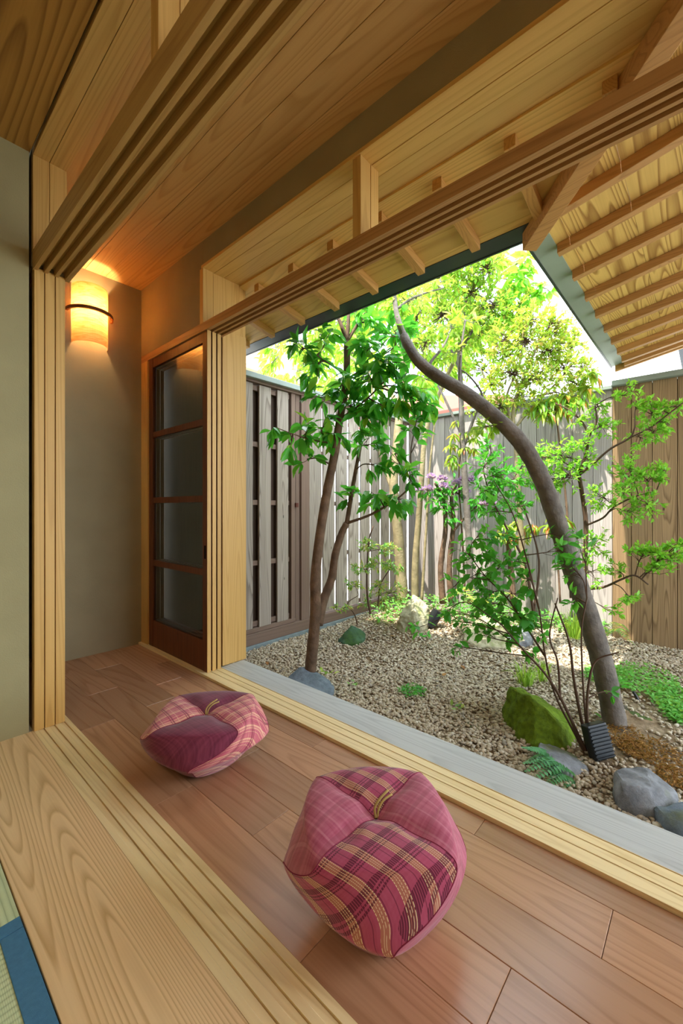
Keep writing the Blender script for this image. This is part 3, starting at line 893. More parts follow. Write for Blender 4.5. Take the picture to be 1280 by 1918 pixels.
while y > 0.70:
    w_ = 0.166 + random.uniform(-0.02, 0.02)
    fence_board('board', y - w_, y, -0.22, 2.13, FXX + random.uniform(-0.004, 0.004), 0.022, 'Y', W_FENCEB, bf, 0.003)
    y -= w_ + 0.004
ysplit = y  # near the sun edge: boards beyond take the shade-darkened brown
box('cap', FXX - 0.05, FXX + 0.09, ysplit, 2.95, 2.13, 2.165, CAPGREY, bf, bev=0.004)
yb = ysplit
while yb < 2.9:
    fence_board('backing_board', yb, min(yb + 0.299, 2.94), -0.22, 2.12, FXX + 0.0265, 0.012, 'Y', W_BACKING, bf)
    yb += 0.3
box('rail', FXX + 0.039, FXX + 0.075, ysplit, 2.94, 0.3, 0.36, W_GATE, bf)
box('rail', FXX + 0.039, FXX + 0.075, ysplit, 2.94, 1.6, 1.66, W_GATE, bf)
rf = thing('board_fence', (FXX - 0.01, -0.3, -0.2), 'brown shaded close-boarded fence under the wing eave', 'fence')
while y > -1.4:
    w_ = 0.164 + random.uniform(-0.022, 0.022)
    fence_board('board', y - w_, y, -0.22, 2.15, FXX - 0.012 + random.uniform(-0.004, 0.004), 0.022, 'Y', W_FENCER, rf, 0.003)
    y -= w_ + 0.004
box('cap', FXX - 0.07, FXX + 0.09, -1.4, ysplit, 2.15, 2.20, CAPGREY, rf, bev=0.004)
yb = -1.4
while yb < ysplit - 0.02:
    fence_board('backing_board', yb, min(yb + 0.299, ysplit - 0.001), -0.22, 2.14, FXX + 0.0145, 0.012, 'Y', W_BACKING, rf)
    yb += 0.3
box('rail', FXX + 0.027, FXX + 0.06, -1.4, ysplit, 1.6, 1.66, W_GATE, rf)

# ---- neighbours' houses beyond the fences
WHITEW = plain('neighbour_wall', '#e4ded8', 0.9, 0.2, 0.04, 2)
TILE = plain('neighbour_roof', '#cfa27c', 0.7, 0.3, 0.15, 6)
WINF = plain('neighbour_window_frame', '#8a8078', 0.5)
WING = plain('neighbour_window_glass', '#aab8c4', 0.1, 0.6)
def house(loc, sx, sy, h, label, rmat, wins, ov=0.3, rise=0.8):
    x, y = loc
    t = thing('house', (x, y, -0.5), label, 'house', 'houses beyond the fence')
    box('wall', x - sx / 2, x + sx / 2, y - sy / 2, y + sy / 2, -0.5, h, WHITEW, t)
    a, b, c, d = x - sx / 2 - ov, x + sx / 2 + ov, y - sy / 2 - ov, y + sy / 2 + ov
    V = [(a, c, h), (b, c, h), (b, d, h), (a, d, h), (a, c, h + .1), (b, c, h + .1), (b, d, h + .1), (a, d, h + .1), (a, (c + d) / 2, h + rise), (b, (c + d) / 2, h + rise)]
    F = [(0, 3, 2, 1), (0, 1, 5, 4), (2, 3, 7, 6), (1, 2, 6, 9, 5), (3, 0, 4, 8, 7), (4, 5, 9, 8), (6, 7, 8, 9)]
    mesh_obj('roof', V, F, rmat, t)
    for (axis, u, z0, wd, ht) in wins:
        if axis == 'X':
            fr = box('window', x - sx / 2 - 0.05, x - sx / 2, y + u - wd / 2, y + u + wd / 2, z0, z0 + ht, WINF, t)
            box('pane', x - sx / 2 - 0.06, x - sx / 2 - 0.05, y + u - wd / 2 + .05, y + u + wd / 2 - .05, z0 + .05, z0 + ht - .05, WING, fr)
        else:
            fr = box('window', x + u - wd / 2, x + u + wd / 2, y - sy / 2 - 0.05, y - sy / 2, z0, z0 + ht, WINF, t)
            box('pane', x + u - wd / 2 + .05, x + u + wd / 2 - .05, y - sy / 2 - 0.06, y - sy / 2 - 0.05, z0 + .05, z0 + ht - .05, WING, fr)
    return t
house((7.0, 11.0), 5.0, 5.0, 4.35, 'pale house with orange brown roof beyond the left fence', TILE, [('Y', -1.6, 2.6, 0.9, 1.2), ('Y', 0.2, 2.6, 0.9, 1.2)], rise=1.9)
house((12.0, 5.6), 5.0, 4.0, 3.4, 'pinkish white house behind the back fence, mostly hidden by leaves', plain('neighbour_roof_red', '#a8685a', 0.7), [('X', -0.8, 1.9, 1.0, 0.8)], rise=0.5)
house((11.8, -0.95), 4.0, 2.6, 4.1, 'white house seen through the slit between brown fence and wing eave', ROOFT, [('X', 0.75, 2.6, 0.5, 1.1), ('X', -0.25, 2.6, 0.8, 1.1)], ov=0.1)

# ---- rocks
def rockmat(name, c1, c2, moss=0.0, mosscol='#5d7a2a', rough=0.8):
    s = NT(name, rough, 0.3)
    v = s.coords((1, 1, 1))
    n = s.n('ShaderNodeTexNoise', Scale=11, Detail=8, Roughness=0.7); s.l(v, n.inputs['Vector'])
    c = s.ramp(n.outputs['Fac'], [(0.3, lin(c1)), (0.62, lin(c2)), (0.8, tuple(min(1, x * 1.4) for x in lin(c2)[:3]) + (1,))])
    if moss:
        n2 = s.n('ShaderNodeTexNoise', Scale=5, Detail=5); s.l(v, n2.inputs['Vector'])
        mf = s.ramp(n2.outputs['Fac'], [(0.62 - 0.3 * moss, (0, 0, 0, 1)), (0.75 - 0.3 * moss, (1, 1, 1, 1))])
        n3 = s.n('ShaderNodeTexNoise', Scale=40, Detail=4); s.l(v, n3.inputs['Vector'])
        mc = s.ramp(n3.outputs['Fac'], [(0.3, tuple(x * 0.5 for x in lin(mosscol)[:3]) + (1,)), (0.7, lin(mosscol))])
        c = s.mix(mf, c, mc)
    s.l(c, s.b.inputs['Base Color'])
    s.bump(n.outputs['Fac'], 0.6, 0.02)
    return s.m
R_GREY = rockmat('rock_grey', '#55565a', '#8d8f92', 0.15, '#6b7048')
R_BLUE = rockmat('rock_blue', '#4e5a66', '#7d8a96', 0.1, '#6b7048')
R_MOSS = rockmat('rock_mossy', '#5a4a34', '#7e6a4a', 1.15, '#6f8a1e', 0.95)
R_GREEN = rockmat('rock_green', '#2f4a3c', '#4f6e52', 0.5, '#40602a')
R_PALE = rockmat('rock_pale', '#8a8468', '#bdb596', 0.35, '#8f9a58')
R_DARK = rockmat('rock_dark', '#3a3630', '#6a6254', 0.5, '#56702a')
def hullrock(pts, seed, mat, label, rough=0.012, name='rock'):
    """angular stone: convex hull of surveyed corner points, roughened"""
    from mathutils import noise
    P_ = [at(*p) for p in pts]
    low = min(p.z for p in P_)
    P_ += [Vector((p.x * 1.0, p.y, low - 0.10)) for p in P_ if p.z < low + 0.12]
    c = sum(P_, Vector()) / len(P_)
    c.z = low
    bm = bmesh.new()
    for p in P_: bm.verts.new(p - c)
    r_ = bmesh.ops.convex_hull(bm, input=bm.verts)
    bmesh.ops.delete(bm, geom=[v_ for v_ in bm.verts if not v_.link_faces], context='VERTS')
    bmesh.ops.bevel(bm, geom=bm.edges[:], offset=0.006, segments=1, affect='EDGES', clamp_overlap=True)
    bmesh.ops.triangulate(bm, faces=bm.faces)
    for it in range(4):
        ed = [e for e in bm.edges if e.calc_length() > 0.022]
        if not ed: break
        bmesh.ops.subdivide_edges(bm, edges=ed, cuts=1)
        bmesh.ops.triangulate(bm, faces=bm.faces)
    bm.normal_update()
    for v_ in bm.verts:
        q = v_.co + Vector((seed * 3.1, seed, 0))
        v_.co += v_.normal * rough * (noise.noise(q * 14) + 0.6 * noise.noise(q * 35))
    me = bpy.data.meshes.new(name)
    bm.to_mesh(me); bm.free()
    me.materials.append(mat)
    for p in me.polygons: p.use_smooth = True
    try: me.set_sharp_from_angle(angle=math.radians(32))
    except Exception: pass
    o = bpy.data.objects.new(name, me)
    COL.objects.link(o); o.location = c; WLOC[o] = c.copy()
    return tag(o, label, 'rock', 'rocks in the garden')
hullrock([(956, 1287, 2.42), (974, 1288, 2.58), (1001, 1310, 2.20), (1045, 1350, 2.12), (1080, 1365, 2.20), (1081, 1405, 2.09), (1062, 1412, 2.05), (1000, 1402, 2.09), (965, 1380, 2.20), (944, 1345, 2.36), (940, 1330, 2.42), (1068, 1342, 2.40)], 2, R_MOSS, 'large moss covered boulder behind the fern and gravel', 0.014)
hullrock([(1152, 1444, 1.81), (1176, 1437, 1.87), (1212, 1436, 1.87), (1235, 1454, 1.81), (1268, 1481, 1.73), (1223, 1475, 1.67), (1167, 1466, 1.69), (1148, 1478, 1.75), (1161, 1509, 1.67), (1185, 1517, 1.64), (1226, 1517, 1.62), (1271, 1499, 1.67)], 5, R_GREY, 'blocky grey stone beside the sill at the right, brown moss behind it', 0.008)
hullrock([(1226, 1511, 1.63), (1280, 1501, 1.65), (1340, 1515, 1.61), (1256, 1540, 1.55), (1285, 1534, 1.54), (1345, 1540, 1.53), (1250, 1556, 1.55), (1290, 1575, 1.51), (1345, 1580, 1.50)], 8, R_BLUE, 'flat blue grey stone in the corner right of the blocky grey stone', 0.006)
hullrock([(1010, 1391, 2.05), (1028, 1391, 2.09), (1060, 1407, 2.05), (1096, 1424, 1.99), (1102, 1440, 1.93), (1080, 1466, 1.85), (1040, 1428, 1.89), (1008, 1402, 1.99), (1040, 1455, 1.87)], 11, R_GREY, 'low grey stone between fern and spotlight', 0.008)
hullrock([(540, 1268, 2.80), (562, 1247, 2.84), (590, 1268, 2.74), (611, 1270, 2.80), (627, 1286, 2.72), (620, 1302, 2.64), (570, 1290, 2.66), (600, 1262, 2.86), (548, 1285, 2.70)], 14, R_BLUE, 'blue grey stone at the foot of the glossy-leaved tree', 0.008)
hullrock([(633, 1200, 3.75), (645, 1184, 3.74), (658, 1171, 3.78), (672, 1175, 3.82), (686, 1186, 3.80), (679, 1199, 3.70), (645, 1208, 3.64), (668, 1206, 3.64), (652, 1180, 3.9)], 17, R_GREEN, 'dark green stone alone on the gravel', 0.010)
hullrock([(775, 1113, 4.08), (766, 1124, 4.03), (748, 1154, 3.96), (743, 1166, 3.96), (764, 1182, 3.88), (792, 1189, 3.86), (808, 1157, 3.98), (804, 1142, 4.03), (792, 1123, 4.08), (780, 1150, 3.86), (800, 1150, 4.23), (756, 1150, 4.18)], 20, R_PALE, 'tall pale stone with black spotlight at the back of the gravel', 0.02)
hullrock([(870, 1180, 3.8), (890, 1168, 3.82), (930, 1170, 3.8), (975, 1182, 3.72), (985, 1200, 3.6), (940, 1213, 3.52), (895, 1210, 3.58), (868, 1195, 3.68)], 23, R_PALE, 'long low mossy stone under the leafy shrubs', 0.018)
hullrock([(948, 1178, 3.75), (965, 1170, 3.8), (985, 1175, 3.8), (998, 1188, 3.7), (996, 1200, 3.6), (970, 1205, 3.56), (950, 1198, 3.6)], 26, R_GREY, 'small flat grey stone beside the long mossy stone', 0.012)
hullrock([(1158, 1318, 2.5), (1197, 1330, 2.46), (1230, 1336, 2.44), (1256, 1348, 2.4), (1258, 1368, 2.3), (1221, 1366, 2.3), (1185, 1352, 2.36), (1158, 1339, 2.4), (1210, 1345, 2.34)], 29, R_DARK, 'dark flat stone edging the green ground cover', 0.012)
hullrock([(885, 1165, 4.2), (905, 1152, 4.25), (928, 1158, 4.25), (938, 1172, 4.15), (930, 1182, 4.05), (895, 1182, 4.05)], 32, R_PALE, 'yellow green mossy stone in sun behind the shrubs', 0.015)

# ---- spotlights
LAMPB = plain('spotlight_black', '#15191c', 0.4, 0.5)
g = gz(2.25, 0.40)
sp = thing('garden_spotlight', (2.25, 0.40, g), 'black finned garden spotlight on a stake with loose cable', 'spotlight', 'garden spotlights')
c0 = at(1118, 1432, 2.0)
tube('stem', [c0 + Vector((0, 0, -0.14)), c0 + Vector((0, 0, 0.0)), c0 + Vector((0.0, 0, 0.05))], 0.018, 0.016, LAMPB, sp)
tube('collar', [c0 + Vector((0, 0, -0.03)), c0 + Vector((0, 0, 0.012))], 0.042, 0.038, LAMPB, sp, k=14)
hd = at(1120, 1387, 2.0)
M = Matrix.Translation(hd) @ Matrix.Rotation(-YAW + 0.15, 4, 'Z') @ Matrix.Rotation(-0.25, 4, 'X') @ Matrix.Rotation(-0.12, 4, 'Y')
def mbox(name, sx, sy, sz, off, mat, parent, bev=0.002):
    p = [Vector(off) + Vector((i * sx / 2, j * sy / 2, k * sz / 2)) for k in (-1, 1) for i, j in ((-1, -1), (1, -1), (1, 1), (-1, 1))]
    return hexa(name, [tuple(M @ q) for q in p], mat, parent, bev)
hdo = mbox('lamp_head', 0.105, 0.05, 0.155, (0, 0, 0), LAMPB, sp, 0.006)
for k in range(9):
    mbox('fin', 0.096, 0.012, 0.005, (0, -0.028, -0.065 + k * 0.016), LAMPB, hdo, 0.0)
cb = c0
tube('cable', [c0 + Vector((-0.02, 0.02, -0.02)), at(1098, 1445, 1.98), at(1096, 1465, 1.96), at(1104, 1485, 1.93), at(1112, 1497, 1.92)], 0.006, 0.006, LAMPB, sp, k=6)
tube('cable', [c0 + Vector((0.02, -0.02, -0.08)), at(1140, 1470, 1.93), at(1160, 1475, 1.90), at(1175, 1468, 1.9)], 0.007, 0.007, LAMPB, sp, k=6)
sb = thing('garden_spotlight', tuple(at(808, 1180, 3.98)), 'small black cylinder spotlight leaning against the tall pale stone', 'spotlight', 'garden spotlights')
V, F = tube_geo([tuple(at(805, 1172, 3.98)), tuple(at(813, 1158, 3.98)), tuple(at(821, 1144, 3.98))], [0.052, 0.055, 0.052], 18)
mesh_obj('lamp_head', V, F, LAMPB, sb, smooth=False)
tube('stake', [at(803, 1188, 3.98), at(805, 1178, 3.98), at(808, 1168, 3.98)], 0.03, 0.03, LAMPB, sb)
tag(tube('garden_stake', [at(1186, 1295, 2.6), at(1193, 1306, 2.58), at(1200, 1326, 2.55)], 0.008, 0.012, LAMPB), 'short black stake in the green ground cover', 'stake')

# ---- plants
def leaf_np(P, D, N, L, W, big=True, droop=0.15):
    """folded leaf blades: P base, D direction, N normal"""
    P, D, N = (np.asarray(a, float) for a in (P, D, N))
    L = np.asarray(L, float)[:, None]; W = np.asarray(W, float)[:, None]
    D = D / (np.linalg.norm(D, axis=1)[:, None] + 1e-9)
    B = np.cross(D, N); B /= np.linalg.norm(B, axis=1)[:, None] + 1e-9
    N = np.cross(B, D)
    n = len(P)
    if big:
        tpl = [(0, 0, 0), (0.30, -0.46, .05), (0.30, 0.46, .05), (0.45, 0, -.04), (0.62, -0.42, .03), (0.62, 0.42, .03), (1.0, 0, -droop)]
        F = np.array([(0, 3, 1), (0, 2, 3), (1, 3, 4), (3, 2, 5), (4, 3, 6), (3, 5, 6)])
    else:
        tpl = [(0, 0, 0), (0.45, -0.5, .06), (0.45, 0.5, .06), (1.0, 0, -droop)]
        F = np.array([(0, 3, 1), (0, 2, 3)])
    V = np.stack([P + D * L * a + B * W * b + N * L * c for a, b, c in tpl], 1)
    k = len(tpl)
    f = (F[None] + (np.arange(n) * k)[:, None, None]).reshape(-1, 3)
    return V.reshape(-1, 3), f
def rv(): 
    v_ = Vector((random.gauss(0, 1), random.gauss(0, 1), random.gauss(0, 1)))
    return v_.normalized()
BARK_G = plain('bark_grey', '#6f675f', 0.85, 0.2, 0.35, 14, bump=0.5, bscale=60)
BARK_B = plain('bark_brown', '#6b5544', 0.85, 0.2, 0.35, 16, bump=0.5, bscale=60)
BARK_T = plain('bark_tan', '#8f8262', 0.85, 0.2, 0.3, 12, bump=0.5, bscale=50)
TWIG = plain('twig_brown', '#5a4638', 0.8, 0.2)
TWIG_G = plain('twig_grey', '#8a8278', 0.8, 0.2)
L_GLOSSY = leafmat('leaf_glossy', ['#2a7020', '#37902a', '#4cae36', '#318024', '#68bc3c', '#a8c43a'], 0.42, 0.25, (0.22, 0.75, 0.06, 1))
L_LIME = leafmat('leaf_lime', ['#6aa832', '#8fc43a', '#b4d650', '#7cb836', '#cfe070'], 0.5, 0.5)
L_SMALL = leafmat('leaf_small', ['#5aa02c', '#7cbc38', '#a6d048', '#68ae30', '#b88a48'], 0.5, 0.5)
L_RED = leafmat('leaf_reddish', ['#86c03a', '#a8d04a', '#98c444', '#c89058', '#92c840', '#b0d058', '#c8b060', '#78b034'], 0.5, 0.5)
L_MID = leafmat('leaf_mid', ['#2f8a26', '#46a832', '#3a9a2c', '#60bc3c'], 0.4, 0.4, (0.35, 0.8, 0.07, 1))
L_FRESH = leafmat('leaf_fresh', ['#5ab432', '#78ca3e', '#98dc50', '#68bc36'], 0.45, 0.45)
L_PIERIS = leafmat('leaf_pieris', ['#4a9a2c', '#8ab838', '#b8c848', '#5aa030', '#c8603a'], 0.35, 0.35)
L_FERN = leafmat('leaf_fern', ['#43865a', '#56a26c', '#74ba84'], 0.3, 0.5)
L_NAND = leafmat('leaf_nandina', ['#5aa858', '#7abc60', '#c8b858', '#4a9a50'], 0.4, 0.5)
L_GRASS = leafmat('leaf_grass', ['#6aa030', '#8ab840', '#a8c450'], 0.4, 0.5)
L_COVER = leafmat('leaf_cover', ['#4a9c3a', '#68b850', '#86c866', '#58a844'], 0.35, 0.5)
L_DRY = leafmat('leaf_dry', ['#b07840', '#c89858', '#8a4a2a', '#d0b070'], 0.2, 0.7)
PETAL = leafmat('petal_purple', ['#b888d0', '#c89ad8', '#a878c4', '#d4a8dc'], 0.35, 0.6)

def twigs_and_leaves(skel, clusters, leafL, leafW, sub=7, per=5, droop=0.2, gravity=0.35, twr=0.004, big=True, upright=0.0, hang=False):
    """skel: list of point arrays; clusters: (center, (rx,ry,rz), n_leaves). returns twig tubes and leaf arrays"""
    tw, LP, LD, LN, LL = [], [], [], [], []
    allp = np.vstack(skel)
    for cen, rad, nl in clusters:
        cen = Vector(cen)
        # start from the nearest stem point that is not above the cluster by much
        dd = np.linalg.norm(allp - np.array(cen), axis=1) + 0.8 * np.maximum(0, allp[:, 2] - cen.z)
        st = Vector(allp[int(np.argmin(dd))])
        mid = (st + cen) / 2 + rv() * 0.12 * (cen - st).length + Vector((0, 0, 0.08 * (cen - st).length))
        prim = spline([st, mid, cen], 5)
        tw.append((prim, twr * 1.6, twr))
        nsub = max(2, int(nl / per))
        for s_ in range(nsub):
            u = rv()
            r_ = random.random() ** 0.4
            tip = cen + Vector((u.x * rad[0] * r_, u.y * rad[1] * r_, u.z * rad[2] * r_))
            k = int(len(prim) * random.uniform(0.45, 0.99))
            b = Vector(prim[min(k, len(prim) - 1)])
            m2 = (b + tip) / 2 + rv() * 0.1 * (tip - b).length
            sp_ = spline([b, m2, tip], 3)
            tw.append((sp_, twr * 0.7, twr * 0.35))
            dirn = (tip - m2).normalized()
            for q in range(per):
                f_ = q / max(1, per - 1)
                base = m2.lerp(tip, 0.25 + 0.75 * f_)
                side = rv(); side -= dirn * side.dot(dirn); side.normalize()
                D = dirn * random.uniform(0.3, 0.9) + side * random.uniform(0.6, 1.0) + Vector((0, 0, -gravity + upright))
                if hang: D = Vector((side.x * 0.5, side.y * 0.5, -1))
                Nn = Vector((0, 0, 1)) + rv() * 0.75
                LP.append(base); LD.append(D); LN.append(Nn); LL.append(leafL * random.uniform(0.65, 1.2))
    return tw, np.array([tuple(p) for p in LP]), np.array([tuple(p) for p in LD]), np.array([tuple(p) for p in LN]), np.array(LL)

def plant(name, base, label, cat, stems, bark, clusters, leafmat_, twigmat, leafL, ratio=0.42, dense=1.6, big=True, indiv=0, group=None, stem_name='trunk', leaf_name='leaf', **kw):
    """stems: list of (points, r0, r1). clusters in world coordinates."""
    t = thing(name, base, label, cat, group)
    clusters = [(c, r, int(n * dense)) for c, r, n in clusters]
    skel = []
    for i, (p, r0, r1) in enumerate(stems):
        tube(stem_name if i == 0 else ('branch' if stem_name == 'trunk' else stem_name), p, r0, r1, bark, t, k=10 if r0 > 0.02 else 6, n=5, jitter=0.04)
        skel.append(spline(p, 6))
    tw, P, D, N, L = twigs_and_leaves(skel, clusters, leafL, leafL * ratio, big=big, **kw)
    tubes('twigs', tw, twigmat, t, k=4, kind='stuff')
    n = len(P)
    idx = np.arange(n)
    if indiv:
        dcam = P[:, 0] * SN + P[:, 1] * CS
        idx = np.argsort(dcam / L)
        one = idx[:indiv]; idx = idx[indiv:]
        meshes = []
        for k in range(4):
            v, f = leaf_np([(0, 0, 0)], [(1, 0, 0)], [(0, 0, 1)], [1.0], [ratio * random.uniform(0.85, 1.15)], True, random.uniform(0.05, 0.3))
            me = bpy.data.meshes.new(leaf_name); me.from_pydata(v.tolist(), [], f.tolist()); me.materials.append(leafmat_)
            for p_ in me.polygons: p_.use_smooth = True
            meshes.append(me)
        for i in one:
            x_ = Vector(D[i]).normalized(); z_ = Vector(N[i]); y_ = z_.cross(x_).normalized(); z_ = x_.cross(y_)
            o = bpy.data.objects.new(leaf_name, meshes[i % 4])
            COL.objects.link(o); o.parent = t
            R_ = Matrix((x_, y_, z_)).transposed().to_4x4()
            o.matrix_local = Matrix.Translation(Vector(P[i]) - WLOC[t]) @ R_ @ Matrix.Scale(L[i], 4)
    if len(idx):
        v, f = leaf_np(P[idx], D[idx], N[idx], L[idx], L[idx] * ratio, big)
        np_mesh('foliage', v, f, leafmat_, t, kind='stuff', smooth=big)
    return t

def C(px, py, d, r, n, dr=None, ry=None):
    """cluster centred where the photo shows it, radius given in photo pixels"""
    c = at(px, py, d)
    R_ = 1.15 * r * d / FPX
    return (c, (dr or R_, dr or R_, (ry * d / FPX) if ry else R_), n)

# glossy-leaved tree at the sill
base = at(580, 1287, 2.84)
gl = plant('glossy_tree', base, 'slender tree with large glossy dark leaves growing beside the sill', 'tree',
      [([at(578, 1300, 2.84), at(583, 1240, 2.84), at(591, 1150, 2.85), at(591, 1080, 2.86), at(600, 1000, 2.88), at(613, 920, 2.9), at(627, 850, 2.92), at(636, 790, 2.94), at(646, 735, 2.96), at(650, 690, 2.98), at(650, 640, 3.0)], 0.042, 0.022),
       ([at(650, 640, 3.0), at(640, 610, 3.0), at(629, 585, 3.02), at(622, 560, 3.04)], 0.018, 0.012),
       ([at(650, 640, 3.0), at(653, 600, 3.02), at(653, 560, 3.05), at(655, 520, 3.1)], 0.018, 0.01),
       ([at(650, 640, 3.0), at(672, 605, 3.05), at(690, 580, 3.08), at(700, 555, 3.1)], 0.014, 0.008),
       ([at(596, 1170, 2.86), at(606, 1125, 2.95), at(622, 1082, 3.0), at(628, 1040, 3.02), at(640, 1000, 3.05), at(650, 980, 3.05)], 0.034, 0.024),
       ([at(650, 980, 3.05), at(658, 930, 3.08), at(667, 880, 3.1), at(676, 830, 3.12), at(682, 770, 3.15), at(690, 740, 3.18)], 0.020, 0.012),
       ([at(650, 980, 3.05), at(690, 966, 3.0), at(720, 950, 2.98), at(750, 930, 2.96), at(775, 905, 2.95)], 0.012, 0.006),
       ([at(637, 785, 2.94), at(665, 765, 2.9), at(690, 745, 2.86), at(720, 715, 2.82)], 0.008, 0.005),
       ([at(650, 710, 2.98), at(690, 685, 2.92), at(740, 650, 2.88)], 0.008, 0.004),
       ([at(645, 700, 2.97), at(615, 680, 2.92), at(585, 660, 2.88), at(565, 650, 2.85)], 0.007, 0.004),
       ([at(622, 830, 2.92), at(590, 825, 2.86), at(555, 815, 2.82), at(515, 800, 2.78)], 0.006, 0.003)],
      BARK_B,
      [C(565, 655, 2.85, 22, 16), C(590, 690, 2.88, 26, 22), C(610, 640, 2.95, 26, 18), C(640, 720, 2.9, 26, 22), C(690, 650, 2.9, 30, 30), C(700, 600, 3.0, 26, 24),
       C(740, 620, 2.88, 32, 40), C(730, 680, 2.85, 34, 46), C(690, 710, 2.9, 28, 30), C(760, 735, 2.85, 36, 50), C(720, 760, 2.85, 30, 36), C(800, 745, 2.85, 26, 24), C(690, 790, 2.9, 28, 26),
       C(575, 810, 2.85, 24, 18), C(605, 800, 2.88, 24, 20), C(545, 825, 2.82, 18, 10), C(512, 803, 2.78, 12, 6), C(630, 820, 2.95, 24, 16), C(690, 835, 3.0, 26, 20), C(740, 850, 2.92, 26, 22),
       C(765, 890, 2.92, 22, 18), C(705, 930, 2.98, 28, 24), C(745, 935, 2.95, 26, 22), C(660, 935, 3.05, 22, 12), C(575, 860, 2.85, 16, 8), C(700, 870, 2.98, 22, 14), C(655, 760, 2.92, 22, 18), C(780, 790, 2.9, 22, 18), C(600, 745, 2.9, 22, 14), C(670, 580, 3.02, 24, 18)],
      L_GLOSSY, TWIG, 0.115, ratio=0.46, indiv=300, per=4, gravity=0.55, twr=0.004)

# bent grey-barked tree
bt = [(1158, 1385, 2.26), (1150, 1340, 2.27), (1128, 1240, 2.28), (1098, 1140, 2.3), (1068, 1050, 2.32), (1040, 965, 2.34), (1012, 890, 2.36), (975, 828, 2.4), (925, 778, 2.45), (870, 735, 2.5), (820, 705, 2.56), (785, 677, 2.62), (764, 645, 2.68), (757, 630, 2.72)]
br2 = [(1146, 1330, 2.30), (1128, 1240, 2.36), (1108, 1160, 2.42), (1082, 1080, 2.46), (1058, 1005, 2.5), (1030, 945, 2.50), (1018, 910, 2.44), (1005, 880, 2.38)]
plant('bent_tree', at(1158, 1375, 2.26), 'grey trunk bending far over to the left above the mossy boulder', 'tree',
      [([at(*p) for p in bt], 0.062, 0.030), ([at(*p) for p in br2], 0.040, 0.022),
       ([at(757, 630, 2.72), at(748, 605, 2.75), at(742, 580, 2.8), at(738, 545, 2.85)], 0.022, 0.014),
       ([at(800, 690, 2.59), at(812, 672, 2.62), at(830, 650, 2.66), at(845, 620, 2.72)], 0.012, 0.006),
       ([at(862, 733, 2.5), at(862, 690, 2.55), at(866, 640, 2.6), at(872, 600, 2.66)], 0.010, 0.006),
       ([at(905, 765, 2.47), at(902, 735, 2.5), at(880, 705, 2.55), at(860, 690, 2.6)], 0.007, 0.004),
       ([at(742, 580, 2.8), at(770, 560, 2.85), at(800, 548, 2.9), at(830, 540, 2.95)], 0.010, 0.005)],
      BARK_G,
      [C(780, 560, 2.9, 36, 60), C(740, 570, 2.9, 26, 40), C(845, 610, 2.72, 26, 40), C(872, 600, 2.7, 28, 40), C(850, 660, 2.6, 20, 24), C(820, 530, 3.0, 30, 50), C(905, 800, 2.5, 22, 30)],
      L_LIME, TWIG_G, 0.06, ratio=0.45, per=5, twr=0.003)

# young tree with fresh leaves whose stem rises behind the bent trunk
plant('fine_tree', at(878, 1120, 4.2), 'upright tree with fine bright green leaves filling the sky gap', 'tree',
      [([at(882, 1130, 4.2), at(878, 1000, 4.2), at(868, 850, 4.2), at(864, 740, 4.2), at(861, 650, 4.2), at(868, 590, 4.2), at(880, 520, 4.2), at(890, 470, 4.2)], 0.035, 0.014),
       ([at(865, 700, 4.2), at(840, 640, 4.1), at(825, 580, 4.05), at(815, 520, 4.0)], 0.014, 0.008),
       ([at(863, 660, 4.2), at(890, 610, 4.1), at(912, 560, 4.05), at(925, 500, 4.0)], 0.014, 0.008),
       ([at(868, 840, 4.2), at(905, 740, 4.1), at(940, 680, 4.05), at(960, 610, 4.0)], 0.016, 0.008),
       ([at(868, 820, 4.2), at(830, 740, 4.3), at(800, 680, 4.4), at(780, 620, 4.5)], 0.014, 0.007)],
      BARK_G,
      [C(815, 520, 3.9, 45, 260), C(860, 480, 3.9, 45, 260), C(910, 500, 3.9, 40, 240), C(880, 550, 4.0, 45, 260), C(830, 590, 4.0, 45, 240), C(925, 570, 3.9, 40, 200),
       C(960, 600, 4.0, 40, 200), C(900, 620, 4.1, 40, 200), C(860, 640, 4.2, 36, 140), C(800, 640, 4.3, 40, 160), C(945, 660, 4.0, 36, 160), C(780, 590, 4.3, 36, 140), C(900, 690, 4.1, 36, 120), C(990, 560, 3.9, 22, 60), C(760, 560, 4.4, 40, 160)],
      L_SMALL, TWIG, 0.052, ratio=0.45, dense=2.3, big=False, per=8, twr=0.0045, gravity=0.1)

